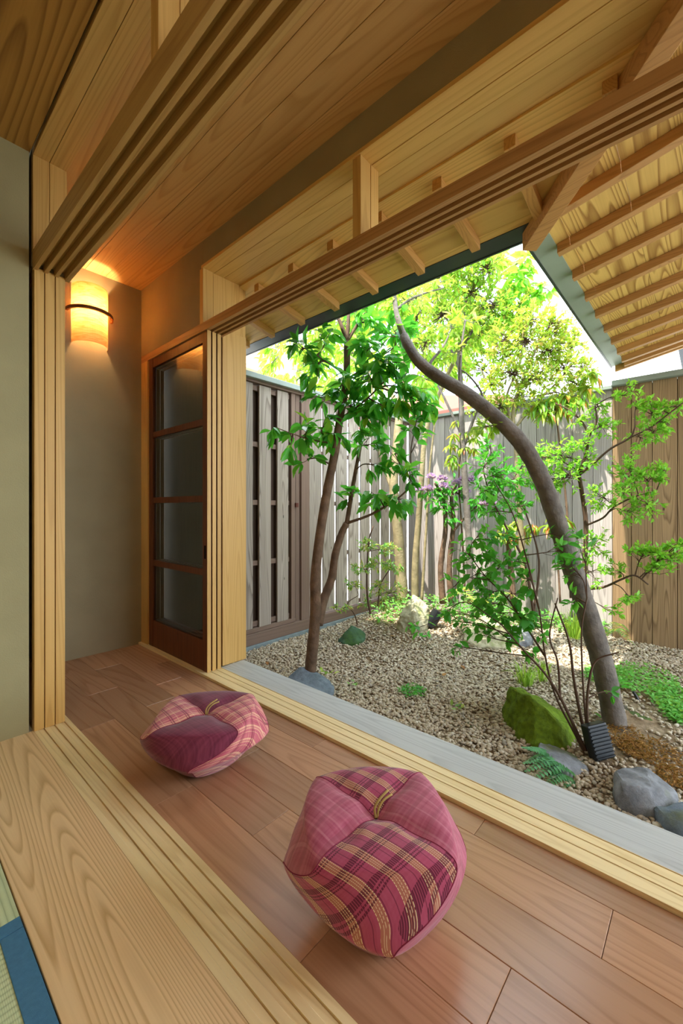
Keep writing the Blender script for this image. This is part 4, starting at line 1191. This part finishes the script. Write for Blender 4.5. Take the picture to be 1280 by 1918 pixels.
plant('reddish_shrub', at(985, 1100, 3.98), 'tall shrub with small leaves and coppery new growth against the sky', 'shrub',
      [([at(985, 1110, 3.98), at(975, 980, 3.98), at(968, 850, 3.93), at(962, 770, 3.88), at(985, 700, 3.83), at(1010, 640, 3.78)], 0.03, 0.010),
       ([at(968, 850, 3.93), at(955, 780, 3.88), at(950, 740, 3.88), at(975, 680, 3.78), at(980, 620, 3.68)], 0.014, 0.007),
       ([at(966, 800, 3.90), at(1000, 760, 3.88), at(1040, 720, 3.88), at(1075, 680, 3.88)], 0.014, 0.006),
       ([at(966, 800, 3.90), at(940, 760, 3.98), at(915, 720, 3.98), at(900, 690, 3.98)], 0.010, 0.005)],
      BARK_T,
      [C(985, 640, 3.73, 40, 260), C(1030, 660, 3.78, 40, 260), C(1060, 690, 3.83, 34, 200), C(960, 700, 3.78, 40, 220), C(1010, 710, 3.83, 40, 240), C(940, 640, 3.78, 34, 160), C(1045, 620, 3.78, 30, 140), C(1000, 600, 3.68, 30, 140), C(975, 745, 3.88, 36, 160), C(930, 765, 3.88, 30, 110), C(1010, 765, 3.83, 30, 110), C(1060, 745, 3.88, 28, 110), C(900, 760, 3.93, 28, 90), C(920, 720, 3.88, 30, 110), C(1085, 720, 3.88, 26, 100), C(1075, 640, 3.75, 30, 120), C(1040, 600, 3.70, 28, 110), C(1095, 690, 3.85, 24, 90)],
      L_RED, TWIG, 0.05, ratio=0.42, dense=2.2, big=False, per=8, twr=0.004, gravity=0.0, upright=0.25)

# pale trunks in the far corner with light yellow-green crown rising above the fence
plant('corner_tree', at(752, 1136, 4.75), 'tan trunk in the far fence corner below a pale lime crown', 'tree',
      [([at(757, 1150, 4.72), at(752, 1080, 4.72), at(746, 1000, 4.72), at(738, 920, 4.74), at(742, 850, 4.78), at(750, 760, 4.85), at(755, 680, 4.9), at(745, 600, 5.0)], 0.066, 0.035),
       ([at(738, 920, 4.74), at(715, 860, 4.9), at(705, 790, 5.1), at(690, 700, 5.3), at(660, 620, 5.5)], 0.03, 0.015),
       ([at(750, 760, 4.85), at(700, 700, 5.1), at(640, 660, 5.5), at(580, 640, 5.9)], 0.028, 0.012),
       ([at(755, 680, 4.9), at(790, 620, 5.0), at(820, 560, 5.1)], 0.026, 0.012)],
      BARK_T,
      [C(560, 640, 5.9, 40, 110), C(520, 650, 6.1, 36, 80), C(600, 620, 5.7, 42, 120), C(640, 600, 5.6, 40, 110), C(690, 590, 5.4, 40, 110), C(600, 670, 5.8, 40, 110), C(660, 660, 5.5, 40, 100), C(560, 700, 6.0, 34, 80),
       C(730, 560, 5.2, 40, 120), C(790, 560, 5.1, 40, 120), C(620, 720, 5.7, 34, 80), C(820, 500, 5.1, 40, 120), C(760, 640, 5.0, 36, 90), C(500, 690, 6.2, 20, 30), C(700, 690, 5.2, 34, 80), C(860, 560, 5.2, 36, 90), C(870, 470, 5.1, 34, 90), C(930, 480, 5.0, 34, 90), C(810, 715, 5.0, 34, 80), C(850, 690, 5.1, 34, 80), C(825, 650, 5.0, 34, 80), C(880, 640, 5.1, 34, 80), C(930, 600, 5.1, 34, 80)],
      L_LIME, TWIG_G, 0.16, ratio=0.33, per=6, twr=0.006, gravity=0.5)
plant('broadleaf_tree', at(778, 1130, 4.65), 'thin twin stems next to the tan trunk with hanging broad leaves against the sky', 'tree',
      [([at(778, 1135, 4.65), at(778, 1060, 4.65), at(784, 980, 4.65), at(790, 900, 4.6), at(800, 800, 4.6), at(840, 700, 4.5), at(890, 600, 4.3), at(935, 520, 4.1), at(975, 490, 4.0)], 0.042, 0.010),
       ([at(790, 1130, 4.6), at(795, 1050, 4.6), at(800, 970, 4.6), at(805, 880, 4.6), at(815, 790, 4.6)], 0.018, 0.01),
       ([at(935, 520, 4.1), at(985, 530, 4.0), at(1020, 540, 3.95)], 0.008, 0.004)],
      BARK_T,
      [C(975, 520, 3.95, 24, 46), C(985, 560, 3.95, 22, 36), C(1015, 540, 3.92, 16, 18), C(955, 545, 4.0, 20, 26), C(945, 590, 4.0, 18, 20), C(985, 490, 4.0, 18, 20), C(1030, 550, 3.92, 12, 8)],
      L_FRESH, TWIG_G, 0.12, ratio=0.5, per=4, twr=0.004, gravity=0.6)

# dark twin trunks of the azalea with purple flowers
az = plant('azalea', at(832, 1120, 4.45), 'azalea with purple flower heads in front of the back fence', 'shrub',
      [([at(830, 1130, 4.45), at(826, 1060, 4.45), at(835, 990, 4.43), at(830, 930, 4.4), at(815, 905, 4.38)], 0.036, 0.012),
       ([at(846, 1128, 4.4), at(842, 1060, 4.42), at(850, 980, 4.4), at(846, 930, 4.4), at(860, 900, 4.4)], 0.034, 0.012),
       ([at(846, 1000, 4.4), at(880, 960, 4.35), at(905, 940, 4.3), at(920, 930, 4.25)], 0.012, 0.006)],
      BARK_B,
      [C(820, 930, 4.35, 26, 60), C(860, 925, 4.35, 28, 60), C(840, 955, 4.35, 24, 40), C(895, 945, 4.3, 24, 50), C(925, 955, 4.28, 22, 40), C(800, 920, 4.4, 18, 30)],
      L_MID, TWIG, 0.075, ratio=0.36, per=5, twr=0.004)
for px, py, d in ((808, 895, 4.3), (829, 898, 4.3), (832, 912, 4.28), (803, 917, 4.3), (786, 918, 4.35), (855, 906, 4.3), (869, 899, 4.3), (884, 900, 4.3), (872, 921, 4.28), (908, 944, 4.22), (922, 943, 4.22)):
    c = at(px, py, d)
    P_, D_ = [], []
    for k in range(46):
        u = rv(); u.z = abs(u.z) * 0.8
        P_.append(tuple(c + u * 0.012)); D_.append(tuple(u))
    v, f = leaf_np(P_, D_, [tuple(rv()) for _ in P_], [0.05] * 46, [0.032] * 46, True, -0.1)
    np_mesh('flower_head', v, f, PETAL, az, smooth=True)['label'] = 'purple flower head'

# pieris with drooping whorls
def whorls(name, base, label, stems, spots, n=16, L=0.10, mat=None):
    t = thing(name, base, label, 'shrub')
    for i, (p, r0, r1) in enumerate(stems):
        tube('stem', p, r0, r1, BARK_B, t, k=6, n=4)
    for (px, py, d) in spots:
        c = at(px, py, d)
        P_, D_, N_ = [], [], []
        for k in range(n):
            a = 6.283 * k / n + random.uniform(-.2, .2)
            u = Vector((math.cos(a), math.sin(a), random.uniform(-1.3, -0.1)))
            P_.append(tuple(c + Vector((0, 0, random.uniform(-0.02, 0.02))))); D_.append(tuple(u)); N_.append((0, 0, 1))
        v, f = leaf_np(P_, D_, N_, [L * random.uniform(.7, 1.2) for _ in P_], [L * .24] * n, True, 0.3)
        np_mesh('leaf_whorl', v, f, mat or L_PIERIS, t, smooth=True)
    return t
whorls('pieris', at(870, 1110, 4.4), 'pieris with drooping whorls of leaves and red tips high before the back fence',
       [([at(872, 1120, 4.4), at(866, 1000, 4.4), at(860, 900, 4.35), at(865, 820, 4.3)], 0.012, 0.006)],
       [(850, 815, 4.2), (872, 812, 4.2), (890, 820, 4.2), (848, 868, 4.2), (845, 835, 4.22), (868, 838, 4.2), (888, 842, 4.22), (846, 855, 4.2), (905, 790, 4.25), (858, 790, 4.25)])
whorls('pieris', at(955, 1120, 4.2), 'low pieris with whorled leaves on a mossy stem behind the bent trunk',
       [([at(962, 1130, 4.2), at(958, 1070, 4.2), at(953, 1020, 4.18), at(958, 985, 4.15)], 0.032, 0.02)],
       [(945, 985, 4.1), (968, 980, 4.1), (985, 992, 4.1), (958, 1000, 4.1), (998, 985, 4.1), (935, 1000, 4.12), (975, 1008, 4.1)], 18, 0.12)
whorls('pieris', at(1045, 1120, 3.9), 'pieris with yellow green whorls just right of the bent trunk',
       [([at(1050, 1130, 3.9), at(1046, 1060, 3.9), at(1040, 990, 3.85)], 0.010, 0.006)],
       [(1042, 960, 3.8), (1058, 975, 3.8), (1030, 985, 3.85)], 16, 0.12)
whorls('pieris', at(1060, 830, 3.9), 'pale whorled foliage showing at the top of the back fence',
       [([at(1070, 1120, 3.9), at(1062, 950, 3.9), at(1045, 800, 3.85), at(1040, 760, 3.8)], 0.012, 0.006)],
       [(1010, 755, 3.8), (1035, 745, 3.8), (1060, 740, 3.8), (1085, 745, 3.8), (1100, 725, 3.8), (1050, 765, 3.8), (1022, 770, 3.8), (1110, 700, 3.8)], 16, 0.15)

# enkianthus-like shrub reaching right with fresh small leaves
plant('fresh_shrub', at(1092, 1110, 3.3), 'wide shrub with tiers of fresh green leaves in front of the brown fence', 'shrub',
      [([at(1092, 1120, 3.3), at(1096, 1050, 3.3), at(1098, 980, 3.3), at(1090, 920, 3.28), at(1085, 890, 3.26)], 0.022, 0.014),
       ([at(1085, 890, 3.26), at(1098, 850, 3.24), at(1105, 815, 3.22), at(1118, 790, 3.2), at(1115, 760, 3.2)], 0.012, 0.006),
       ([at(1105, 815, 3.22), at(1090, 790, 3.25), at(1070, 770, 3.3), at(1040, 755, 3.35)], 0.009, 0.005),
       ([at(1085, 890, 3.26), at(1115, 865, 3.15), at(1145, 840, 3.05), at(1180, 820, 2.95), at(1190, 800, 2.9)], 0.010, 0.005),
       ([at(1180, 820, 2.95), at(1220, 800, 2.88), at(1260, 770, 2.8), at(1285, 750, 2.75)], 0.006, 0.003),
       ([at(1090, 1104, 3.3), at(1130, 1100, 3.2), at(1165, 1085, 3.1), at(1190, 1078, 3.05), at(1215, 1095, 3.0)], 0.010, 0.005),
       ([at(1096, 985, 3.3), at(1130, 970, 3.2), at(1150, 950, 3.15), at(1190, 930, 3.05), at(1230, 920, 3.0)], 0.008, 0.004)],
      TWIG,
      [C(1000, 860, 3.3, 34, 150), C(1040, 850, 3.3, 34, 150), C(1060, 890, 3.28, 34, 140), C(1020, 900, 3.3, 34, 130), C(1100, 860, 3.2, 26, 90), C(1130, 800, 3.1, 30, 100), C(1175, 740, 3.0, 22, 60), C(1195, 755, 2.95, 18, 50), C(1220, 775, 2.9, 24, 70),
       C(1240, 765, 2.85, 20, 50), C(1265, 760, 2.8, 16, 40), C(1225, 810, 2.9, 28, 80), C(1255, 795, 2.85, 18, 50), C(1200, 820, 2.95, 20, 50), C(1180, 880, 3.0, 34, 120), C(1215, 890, 2.95, 28, 100), C(1245, 880, 2.9, 20, 60), C(1170, 920, 3.0, 30, 100),
       C(1130, 930, 3.1, 30, 90), C(1215, 945, 2.95, 26, 90), C(1180, 960, 3.0, 24, 70), C(1210, 1030, 2.95, 30, 120, ry=14), C(1250, 1040, 2.9, 30, 120, ry=14), C(1230, 1060, 2.95, 28, 90, ry=12), C(1270, 1020, 2.85, 20, 60, ry=10), C(1180, 1120, 3.0, 20, 50, ry=12), C(1115, 1020, 3.2, 30, 80), C(1110, 1070, 3.2, 30, 80),
       C(1090, 830, 3.2, 22, 60), C(1080, 780, 3.25, 22, 60), C(1120, 760, 3.15, 22, 60), C(1150, 1150, 3.1, 18, 30), C(1160, 1070, 3.1, 20, 50)],
      L_FRESH, TWIG, 0.042, ratio=0.48, big=False, per=7, twr=0.0028, gravity=0.0, upright=0.2)

# many-stemmed shrub by the spotlight, toothed leaves
stems = [([at(1108, 1425, 2.04), at(1085, 1380, 2.06), at(1052, 1310, 2.1), at(1020, 1260, 2.15), at(985, 1222, 2.2), at(940, 1170, 2.28)], 0.010, 0.004),
         ([at(1106, 1425, 2.04), at(1088, 1340, 2.08), at(1075, 1270, 2.1), at(1066, 1200, 2.15), at(1040, 1130, 2.2)], 0.009, 0.004),
         ([at(1105, 1425, 2.04), at(1098, 1350, 2.06), at(1092, 1270, 2.08), at(1090, 1180, 2.1), at(1100, 1120, 2.12)], 0.006, 0.003),
         ([at(1107, 1425, 2.04), at(1100, 1330, 2.04), at(1106, 1265, 2.04), at(1120, 1235, 2.04), at(1160, 1222, 2.0)], 0.008, 0.003),
         ([at(1104, 1425, 2.04), at(1075, 1370, 2.08), at(1040, 1300, 2.14), at(1022, 1230, 2.2), at(1010, 1140, 2.26), at(990, 1070, 2.3)], 0.007, 0.003),
         ([at(1050, 1310, 2.1), at(1045, 1240, 2.16), at(1030, 1190, 2.2), at(1045, 1120, 2.24)], 0.006, 0.003),
         ([at(1022, 1230, 2.2), at(990, 1180, 2.3), at(950, 1120, 2.4), at(910, 1080, 2.5), at(880, 1040, 2.6)], 0.006, 0.003),
         ([at(1010, 1140, 2.26), at(985, 1040, 2.35), at(960, 960, 2.42), at(925, 900, 2.5)], 0.005, 0.0025)]
plant('stemmy_shrub', at(1106, 1425, 2.04), 'many-stemmed shrub with toothed green leaves beside the black spotlight', 'shrub', stems, TWIG,
      [C(870, 1165, 2.6, 26, 16, ry=12), C(830, 1150, 2.75, 22, 12, ry=10), C(905, 1190, 2.45, 26, 16, ry=14), C(860, 1210, 2.6, 14, 8), C(940, 1150, 2.4, 28, 26, ry=18), C(920, 1110, 2.5, 30, 34), C(885, 1080, 2.6, 28, 30), C(905, 1040, 2.55, 30, 30),
       C(940, 1060, 2.45, 30, 30), C(960, 1110, 2.4, 26, 24), C(870, 1035, 2.65, 22, 18), C(900, 1000, 2.55, 26, 20), C(940, 1010, 2.5, 24, 20), C(985, 1150, 2.3, 24, 18), C(1010, 1180, 2.25, 22, 14), C(1070, 1060, 2.2, 24, 16), C(1045, 1000, 2.3, 22, 14),
       C(1060, 1030, 2.2, 20, 14), C(1095, 1010, 2.15, 20, 12), C(1150, 1300, 2.1, 10, 4), C(1080, 1120, 2.15, 18, 10), C(960, 1190, 2.3, 22, 14, ry=12), C(1000, 1230, 2.2, 20, 8, ry=10), C(785, 1175, 2.95, 22, 10, ry=10), C(850, 1100, 2.8, 26, 20), C(900, 1130, 2.6, 26, 22), C(960, 1050, 2.45, 26, 20), C(985, 1090, 2.35, 24, 18), C(920, 960, 2.6, 24, 16)],
      L_MID, TWIG, 0.062, ratio=0.55, dense=1.35, indiv=300, per=3, stem_name='stem', twr=0.0022, gravity=0.1)
plant('airy_shrub', at(1000, 1120, 3.4), 'airy shrub of thin branches and small leaves under the arch of the bent trunk', 'shrub',
      [([at(1000, 1150, 3.4), at(985, 1060, 3.35), at(950, 990, 3.3), at(920, 930, 3.25), at(905, 880, 3.2)], 0.012, 0.005),
       ([at(1000, 1150, 3.4), at(1010, 1050, 3.4), at(985, 960, 3.35), at(960, 900, 3.3)], 0.010, 0.004)],
      TWIG,
      [C(905, 870, 3.2, 30, 60), C(940, 890, 3.2, 32, 80), C(970, 900, 3.3, 28, 60), C(930, 930, 3.2, 30, 70), C(965, 950, 3.3, 30, 60), C(900, 920, 3.2, 24, 40), C(990, 860, 3.3, 24, 50), C(920, 830, 3.2, 22, 30)],
      L_MID, TWIG, 0.055, ratio=0.5, dense=1.6, big=False, per=6, twr=0.003, gravity=0.0)

# nandina by the fence
plant('nandina', at(692, 1150, 3.75), 'nandina with feathery leaves by the left fence', 'shrub',
      [([at(694, 1150, 3.75), at(688, 1110, 3.75), at(688, 1060, 3.75), at(692, 1010, 3.75), at(700, 985, 3.75)], 0.011, 0.006),
       ([at(708, 1135, 3.85), at(712, 1100, 3.85), at(718, 1085, 3.85), at(735, 1060, 3.85)], 0.008, 0.004),
       ([at(670, 1170, 3.6), at(664, 1150, 3.6), at(652, 1130, 3.6), at(672, 1115, 3.6)], 0.007, 0.003)],
      TWIG,
      [C(690, 1020, 3.75, 20, 90, ry=12), C(725, 1030, 3.78, 24, 100, ry=12), C(710, 1055, 3.78, 26, 100, ry=14), C(735, 1065, 3.8, 20, 80, ry=12), C(680, 1065, 3.72, 22, 80, ry=12), C(665, 1095, 3.65, 20, 60, ry=10), C(710, 1100, 3.8, 24, 80, ry=14), C(640, 1140, 3.5, 18, 40, ry=10), C(740, 1110, 3.9, 20, 80), C(720, 1125, 3.9, 20, 80), C(690, 1130, 3.85, 18, 50)],
      L_NAND, TWIG, 0.042, ratio=0.32, big=False, per=8, stem_name='stem', twr=0.002, gravity=0.05)

# ferns
def fern(name, base, fronds, label, L=0.3, mat=L_FERN):
    t = thing(name, base, label, 'fern')
    for (dx, dy, up, ln) in fronds:
        b = Vector(base)
        tip = b + Vector((dx, dy, 0)).normalized() * ln + Vector((0, 0, up * 0.3))
        mid = b + Vector((dx, dy, 0)).normalized() * ln * 0.5 + Vector((0, 0, up))
        S = spline([b, mid, tip], 10)
        P_, D_, N_, L_, W_ = [], [], [], [], []
        n = len(S)
        for i in range(2, n):
            T = Vector(S[min(i + 1, n - 1)] - S[i - 1]).normalized()
            side = T.cross(Vector((0, 0, 1))).normalized()
            f_ = i / n
            w_ = ln * 0.22 * (math.sin(math.pi * min(1, f_ * 0.95 + 0.12)) ** 0.8)
            for sg in (-1, 1):
                P_.append(tuple(S[i])); D_.append(tuple(side * sg + T * 0.35)); N_.append((0, 0, 1)); L_.append(max(0.006, w_)); W_.append(ln * 0.045)
        v, f = leaf_np(P_, D_, N_, L_, W_, True, 0.15)
        fr = np_mesh('frond', v, f, mat, t, smooth=True)
        Vt, Ft = tube_geo(S, np.linspace(0.002, 0.0008, n), 4)
        mesh_obj('midrib', Vt, Ft, mat, fr)
    return t
def sill_fern():
    t = thing('fern', at(1078, 1478, 1.88), 'green fern arching over the edge of the grey sill', 'fern')
    root = at(1088, 1482, 1.9)
    for arc_ in (((1062, 1436, 1.95), (1020, 1408, 1.96), (980, 1400, 1.94)), ((1066, 1446, 1.93), (1025, 1418, 1.93), (982, 1429, 1.9)), ((1075, 1452, 1.92), (1035, 1424, 1.9), (985, 1444, 1.86)),
                 ((1082, 1462, 1.91), (1048, 1434, 1.87), (998, 1460, 1.82)), ((1086, 1472, 1.9), (1052, 1450, 1.85), (1018, 1478, 1.8)), ((1090, 1490, 1.88), (1064, 1462, 1.84), (1030, 1488, 1.8)), ((1088, 1500, 1.86), (1070, 1478, 1.83), (1046, 1498, 1.8)),
                 ((1092, 1470, 1.93), (1080, 1440, 1.96), (1060, 1425, 2.0))):
        S = spline([root] + [at(*q) for q in arc_], 9)
        n = len(S)
        ln = sum((Vector(S[i + 1]) - Vector(S[i])).length for i in range(n - 1))
        P_, D_, L_, W_ = [], [], [], []
        for i in range(5, n):
            T = Vector(S[min(i + 1, n - 1)] - S[i - 1]).normalized()
            side = T.cross(Vector((0.1, -0.1, 1))).normalized()
            f_ = (i - 5) / (n - 5)
            w_ = 0.046 * max(0.12, math.sin(math.pi * min(1, 0.25 + f_ * 0.74)))
            for sg in (-1, 1):
                P_.append(tuple(S[i])); D_.append(tuple(side * sg + T * 0.3)); L_.append(w_); W_.append(0.015)
        v, f = leaf_np(P_, D_, [(0, 0, 1)] * len(P_), L_, W_, True, 0.2)
        fr = np_mesh('frond', v, f, L_FERN, t, smooth=True)
        Vt, Ft = tube_geo(S, np.linspace(0.002, 0.0008, n), 4)
        mesh_obj('midrib', Vt, Ft, L_FERN, fr)
sill_fern()
fern('fern', tuple(at(905, 1358, 2.36)), [(-0.8, 0.7, 0.02, 0.16), (-0.9, 0.2, 0.02, 0.14)], 'thin fern frond lying on the gravel left of the mossy boulder')
fern('fern', tuple(at(905, 1135, 3.9)), [(-0.6, 0.9, 0.12, 0.4), (0.3, 0.9, 0.14, 0.4), (0.7, -0.5, 0.12, 0.4), (-0.5, -0.8, 0.12, 0.38), (-0.9, 0.1, 0.1, 0.36)], 'pale fern clump in the shade under the azalea', mat=L_NAND)
fern('fern', tuple(at(1128, 1195, 3.7)), [(-0.4, 0.9, 0.12, 0.3), (0.3, 0.9, 0.14, 0.3), (0.7, -0.5, 0.12, 0.3), (-0.5, -0.8, 0.12, 0.3)], 'pale fern at the foot of the back fence right of the trunk', mat=L_NAND)

def grass(name, px, py, d, n, L, spread, label, mat=L_GRASS):
    b = at(px, py, d)
    P_, D_, N_, L_ = [], [], [], []
    V, F = [], []
    for k in range(n):
        a = random.uniform(0, 6.283)
        r_ = random.random() * spread
        p0 = b + Vector((math.cos(a) * r_ * .4, math.sin(a) * r_ * .4, 0))
        out = Vector((math.cos(a), math.sin(a), 0))
        l_ = L * random.uniform(.6, 1.1)
        lean = random.uniform(.2, .9)
        pm = p0 + out * l_ * lean * .35 + Vector((0, 0, l_ * .6))
        pt_ = p0 + out * l_ * lean * .9 + Vector((0, 0, l_ * (.95 - .5 * lean)))
        sd = out.cross(Vector((0, 0, 1))) * 0.004
        i = len(V)
        V += [p0 - sd, p0 + sd, pm + sd * .8, pm - sd * .8, pt_]
        F += [(i, i + 1, i + 2, i + 3), (i + 3, i + 2, i + 4)]
    o = mesh_obj(name, V, F, mat, loc=tuple(b), kind='stuff')
    return tag(o, label, 'grass')
grass('grass_tuft', 985, 1285, 2.85, 80, 0.2, 0.12, 'tuft of grass blades behind the mossy boulder')
grass('grass_tuft', 1075, 1195, 3.6, 80, 0.30, 0.14, 'yellow green grass tuft between the trunks before the back fence')
grass('grass_tuft', 1015, 1275, 2.9, 30, 0.2, 0.1, 'few grass blades beside the thin stems')

def cover(name, spots, label, cat, mat, n, L, hgt, ratio=0.6):
    P_, D_, N_, L_ = [], [], [], []
    for k in range(n):
        cx, cy, rx, ry = random.choice(spots)
        a, r_ = random.uniform(0, 6.283), math.sqrt(random.random())
        x, y = cx + rx * r_ * math.cos(a), cy + ry * r_ * math.sin(a)
        P_.append((x, y, gz(x, y) + random.uniform(0.01, hgt)))
        u = rv(); u.z = abs(u.z) * 0.4
        D_.append(tuple(u)); N_.append(tuple(Vector((0, 0, 1)) + rv() * 0.4)); L_.append(L * random.uniform(.6, 1.2))
    L_ = np.array(L_)
    v, f = leaf_np(P_, D_, N_, L_, L_ * ratio, False, 0.1)
    o = np_mesh(name, v, f, mat, None, kind='stuff')
    return tag(o, label, cat)
c1 = at(1205, 1290, 2.9); c2 = at(1140, 1280, 2.95); c3 = at(1260, 1330, 2.6); c4 = at(1275, 1370, 2.4)
cover('ground_cover', [(c1.x, c1.y, .35, .2), (c2.x, c2.y, .25, .15), (c3.x, c3.y, .25, .12), (c4.x, c4.y, .14, .1)], 'carpet of small round green leaves right of the bent trunk', 'ground cover', L_COVER, 2600, 0.03, 0.05)
MOSSB = leafmat('moss_brown', ['#a8783c', '#8a5c2c', '#c0924e'], 0.1, 0.9)
c1 = at(1235, 1420, 2.02); c2 = at(1265, 1470, 1.86); c3 = at(1190, 1430, 2.05); c4 = at(1170, 1405, 2.15)
cover('brown_moss', [(c1.x, c1.y, .13, .10), (c2.x, c2.y, .09, .07), (c3.x, c3.y, .08, .07), (c4.x, c4.y, .12, .08)], 'dry brown moss behind the blocky grey stone', 'moss', MOSSB, 2600, 0.022, 0.025, 0.25)
c1 = at(772, 1297, 2.75)
cover('moss_patch', [(c1.x, c1.y, .09, .09)], 'small dark green plant patch in the middle of the gravel', 'moss', L_MID, 160, 0.026, 0.03)
c1 = at(1075, 1110, 4.1); c2 = at(740, 1120, 4.4)
c3 = at(850, 1120, 4.5); c4 = at(960, 1130, 4.3)
cover('undergrowth', [(c2.x, c2.y, .35, .2), (c1.x, c1.y, .2, .3), (c3.x, c3.y, .2, .35), (c4.x, c4.y, .2, .3)], 'low leafy undergrowth along the foot of the fences', 'undergrowth', L_COVER, 1300, 0.05, 0.16)
def sprig(px, py, d, n, L, label, mat=L_COVER):
    c = at(px, py, d)
    P_ = [tuple(c + Vector((random.uniform(-L, L), random.uniform(-L, L), random.uniform(0, L * .4)))) for _ in range(n)]
    D_ = [tuple(Vector((random.uniform(-1, 1), random.uniform(-1, 1), 0.25))) for _ in range(n)]
    o = thing('seedling', c, label, 'seedling', 'seedlings in the gravel')
    for p_, d_ in zip(P_, D_):
        v, f = leaf_np([p_], [d_], [(0, 0, 1)], [L], [L * .5], True)
        np_mesh('leaf', v, f, mat, o)
    return o
sprig(665, 1282, 2.72, 6, 0.03, 'tiny yellow green seedling right of the blue stone')
sprig(612, 1262, 2.85, 7, 0.045, 'pale green leaves behind the blue stone', L_LIME)
sprig(855, 1328, 2.5, 9, 0.04, 'pale seedling in the gravel left of the mossy boulder', L_NAND)
sprig(775, 1352, 2.45, 5, 0.022, 'tiny green seedling near the sill')
sprig(1140, 1345, 2.3, 8, 0.04, 'light green seedling at the foot of the bent trunk')
sprig(1165, 1290, 2.55, 8, 0.07, 'broad leaved seedling before the ground cover', L_MID)
sprig(795, 1195, 3.6, 12, 0.05, 'green sprig in front of the tall pale stone', L_MID)
# fallen leaves
for px, py, d, lb in ((864, 1230, 3.2, 'red brown fallen leaf on the gravel in mid garden'), (830, 1255, 3.0, 'small fallen leaf left of the red brown one'), (500, 1222, 3.25, 'yellow fallen leaf near the house post'), (730, 1180, 3.8, 'yellow fallen leaf right of the dark green stone'),
                      (1160, 1355, 2.3, 'dry leaf beside the bent trunk'), (1010, 1298, 2.5, 'dry leaf near the thin stems'), (1170, 1265, 2.9, 'orange dry leaf on the ground cover')):
    c = at(px, py, d)
    c.z = gz(c.x, c.y) + 0.022
    v, f = leaf_np([tuple(c)], [tuple(Vector((random.uniform(-1, 1), random.uniform(-1, 1), 0.05)))], [(0.1, 0.1, 1)], [0.07], [0.03], True, 0.1)
    tag(np_mesh('fallen_leaf', v, f, L_DRY), lb, 'leaf', 'fallen leaves')
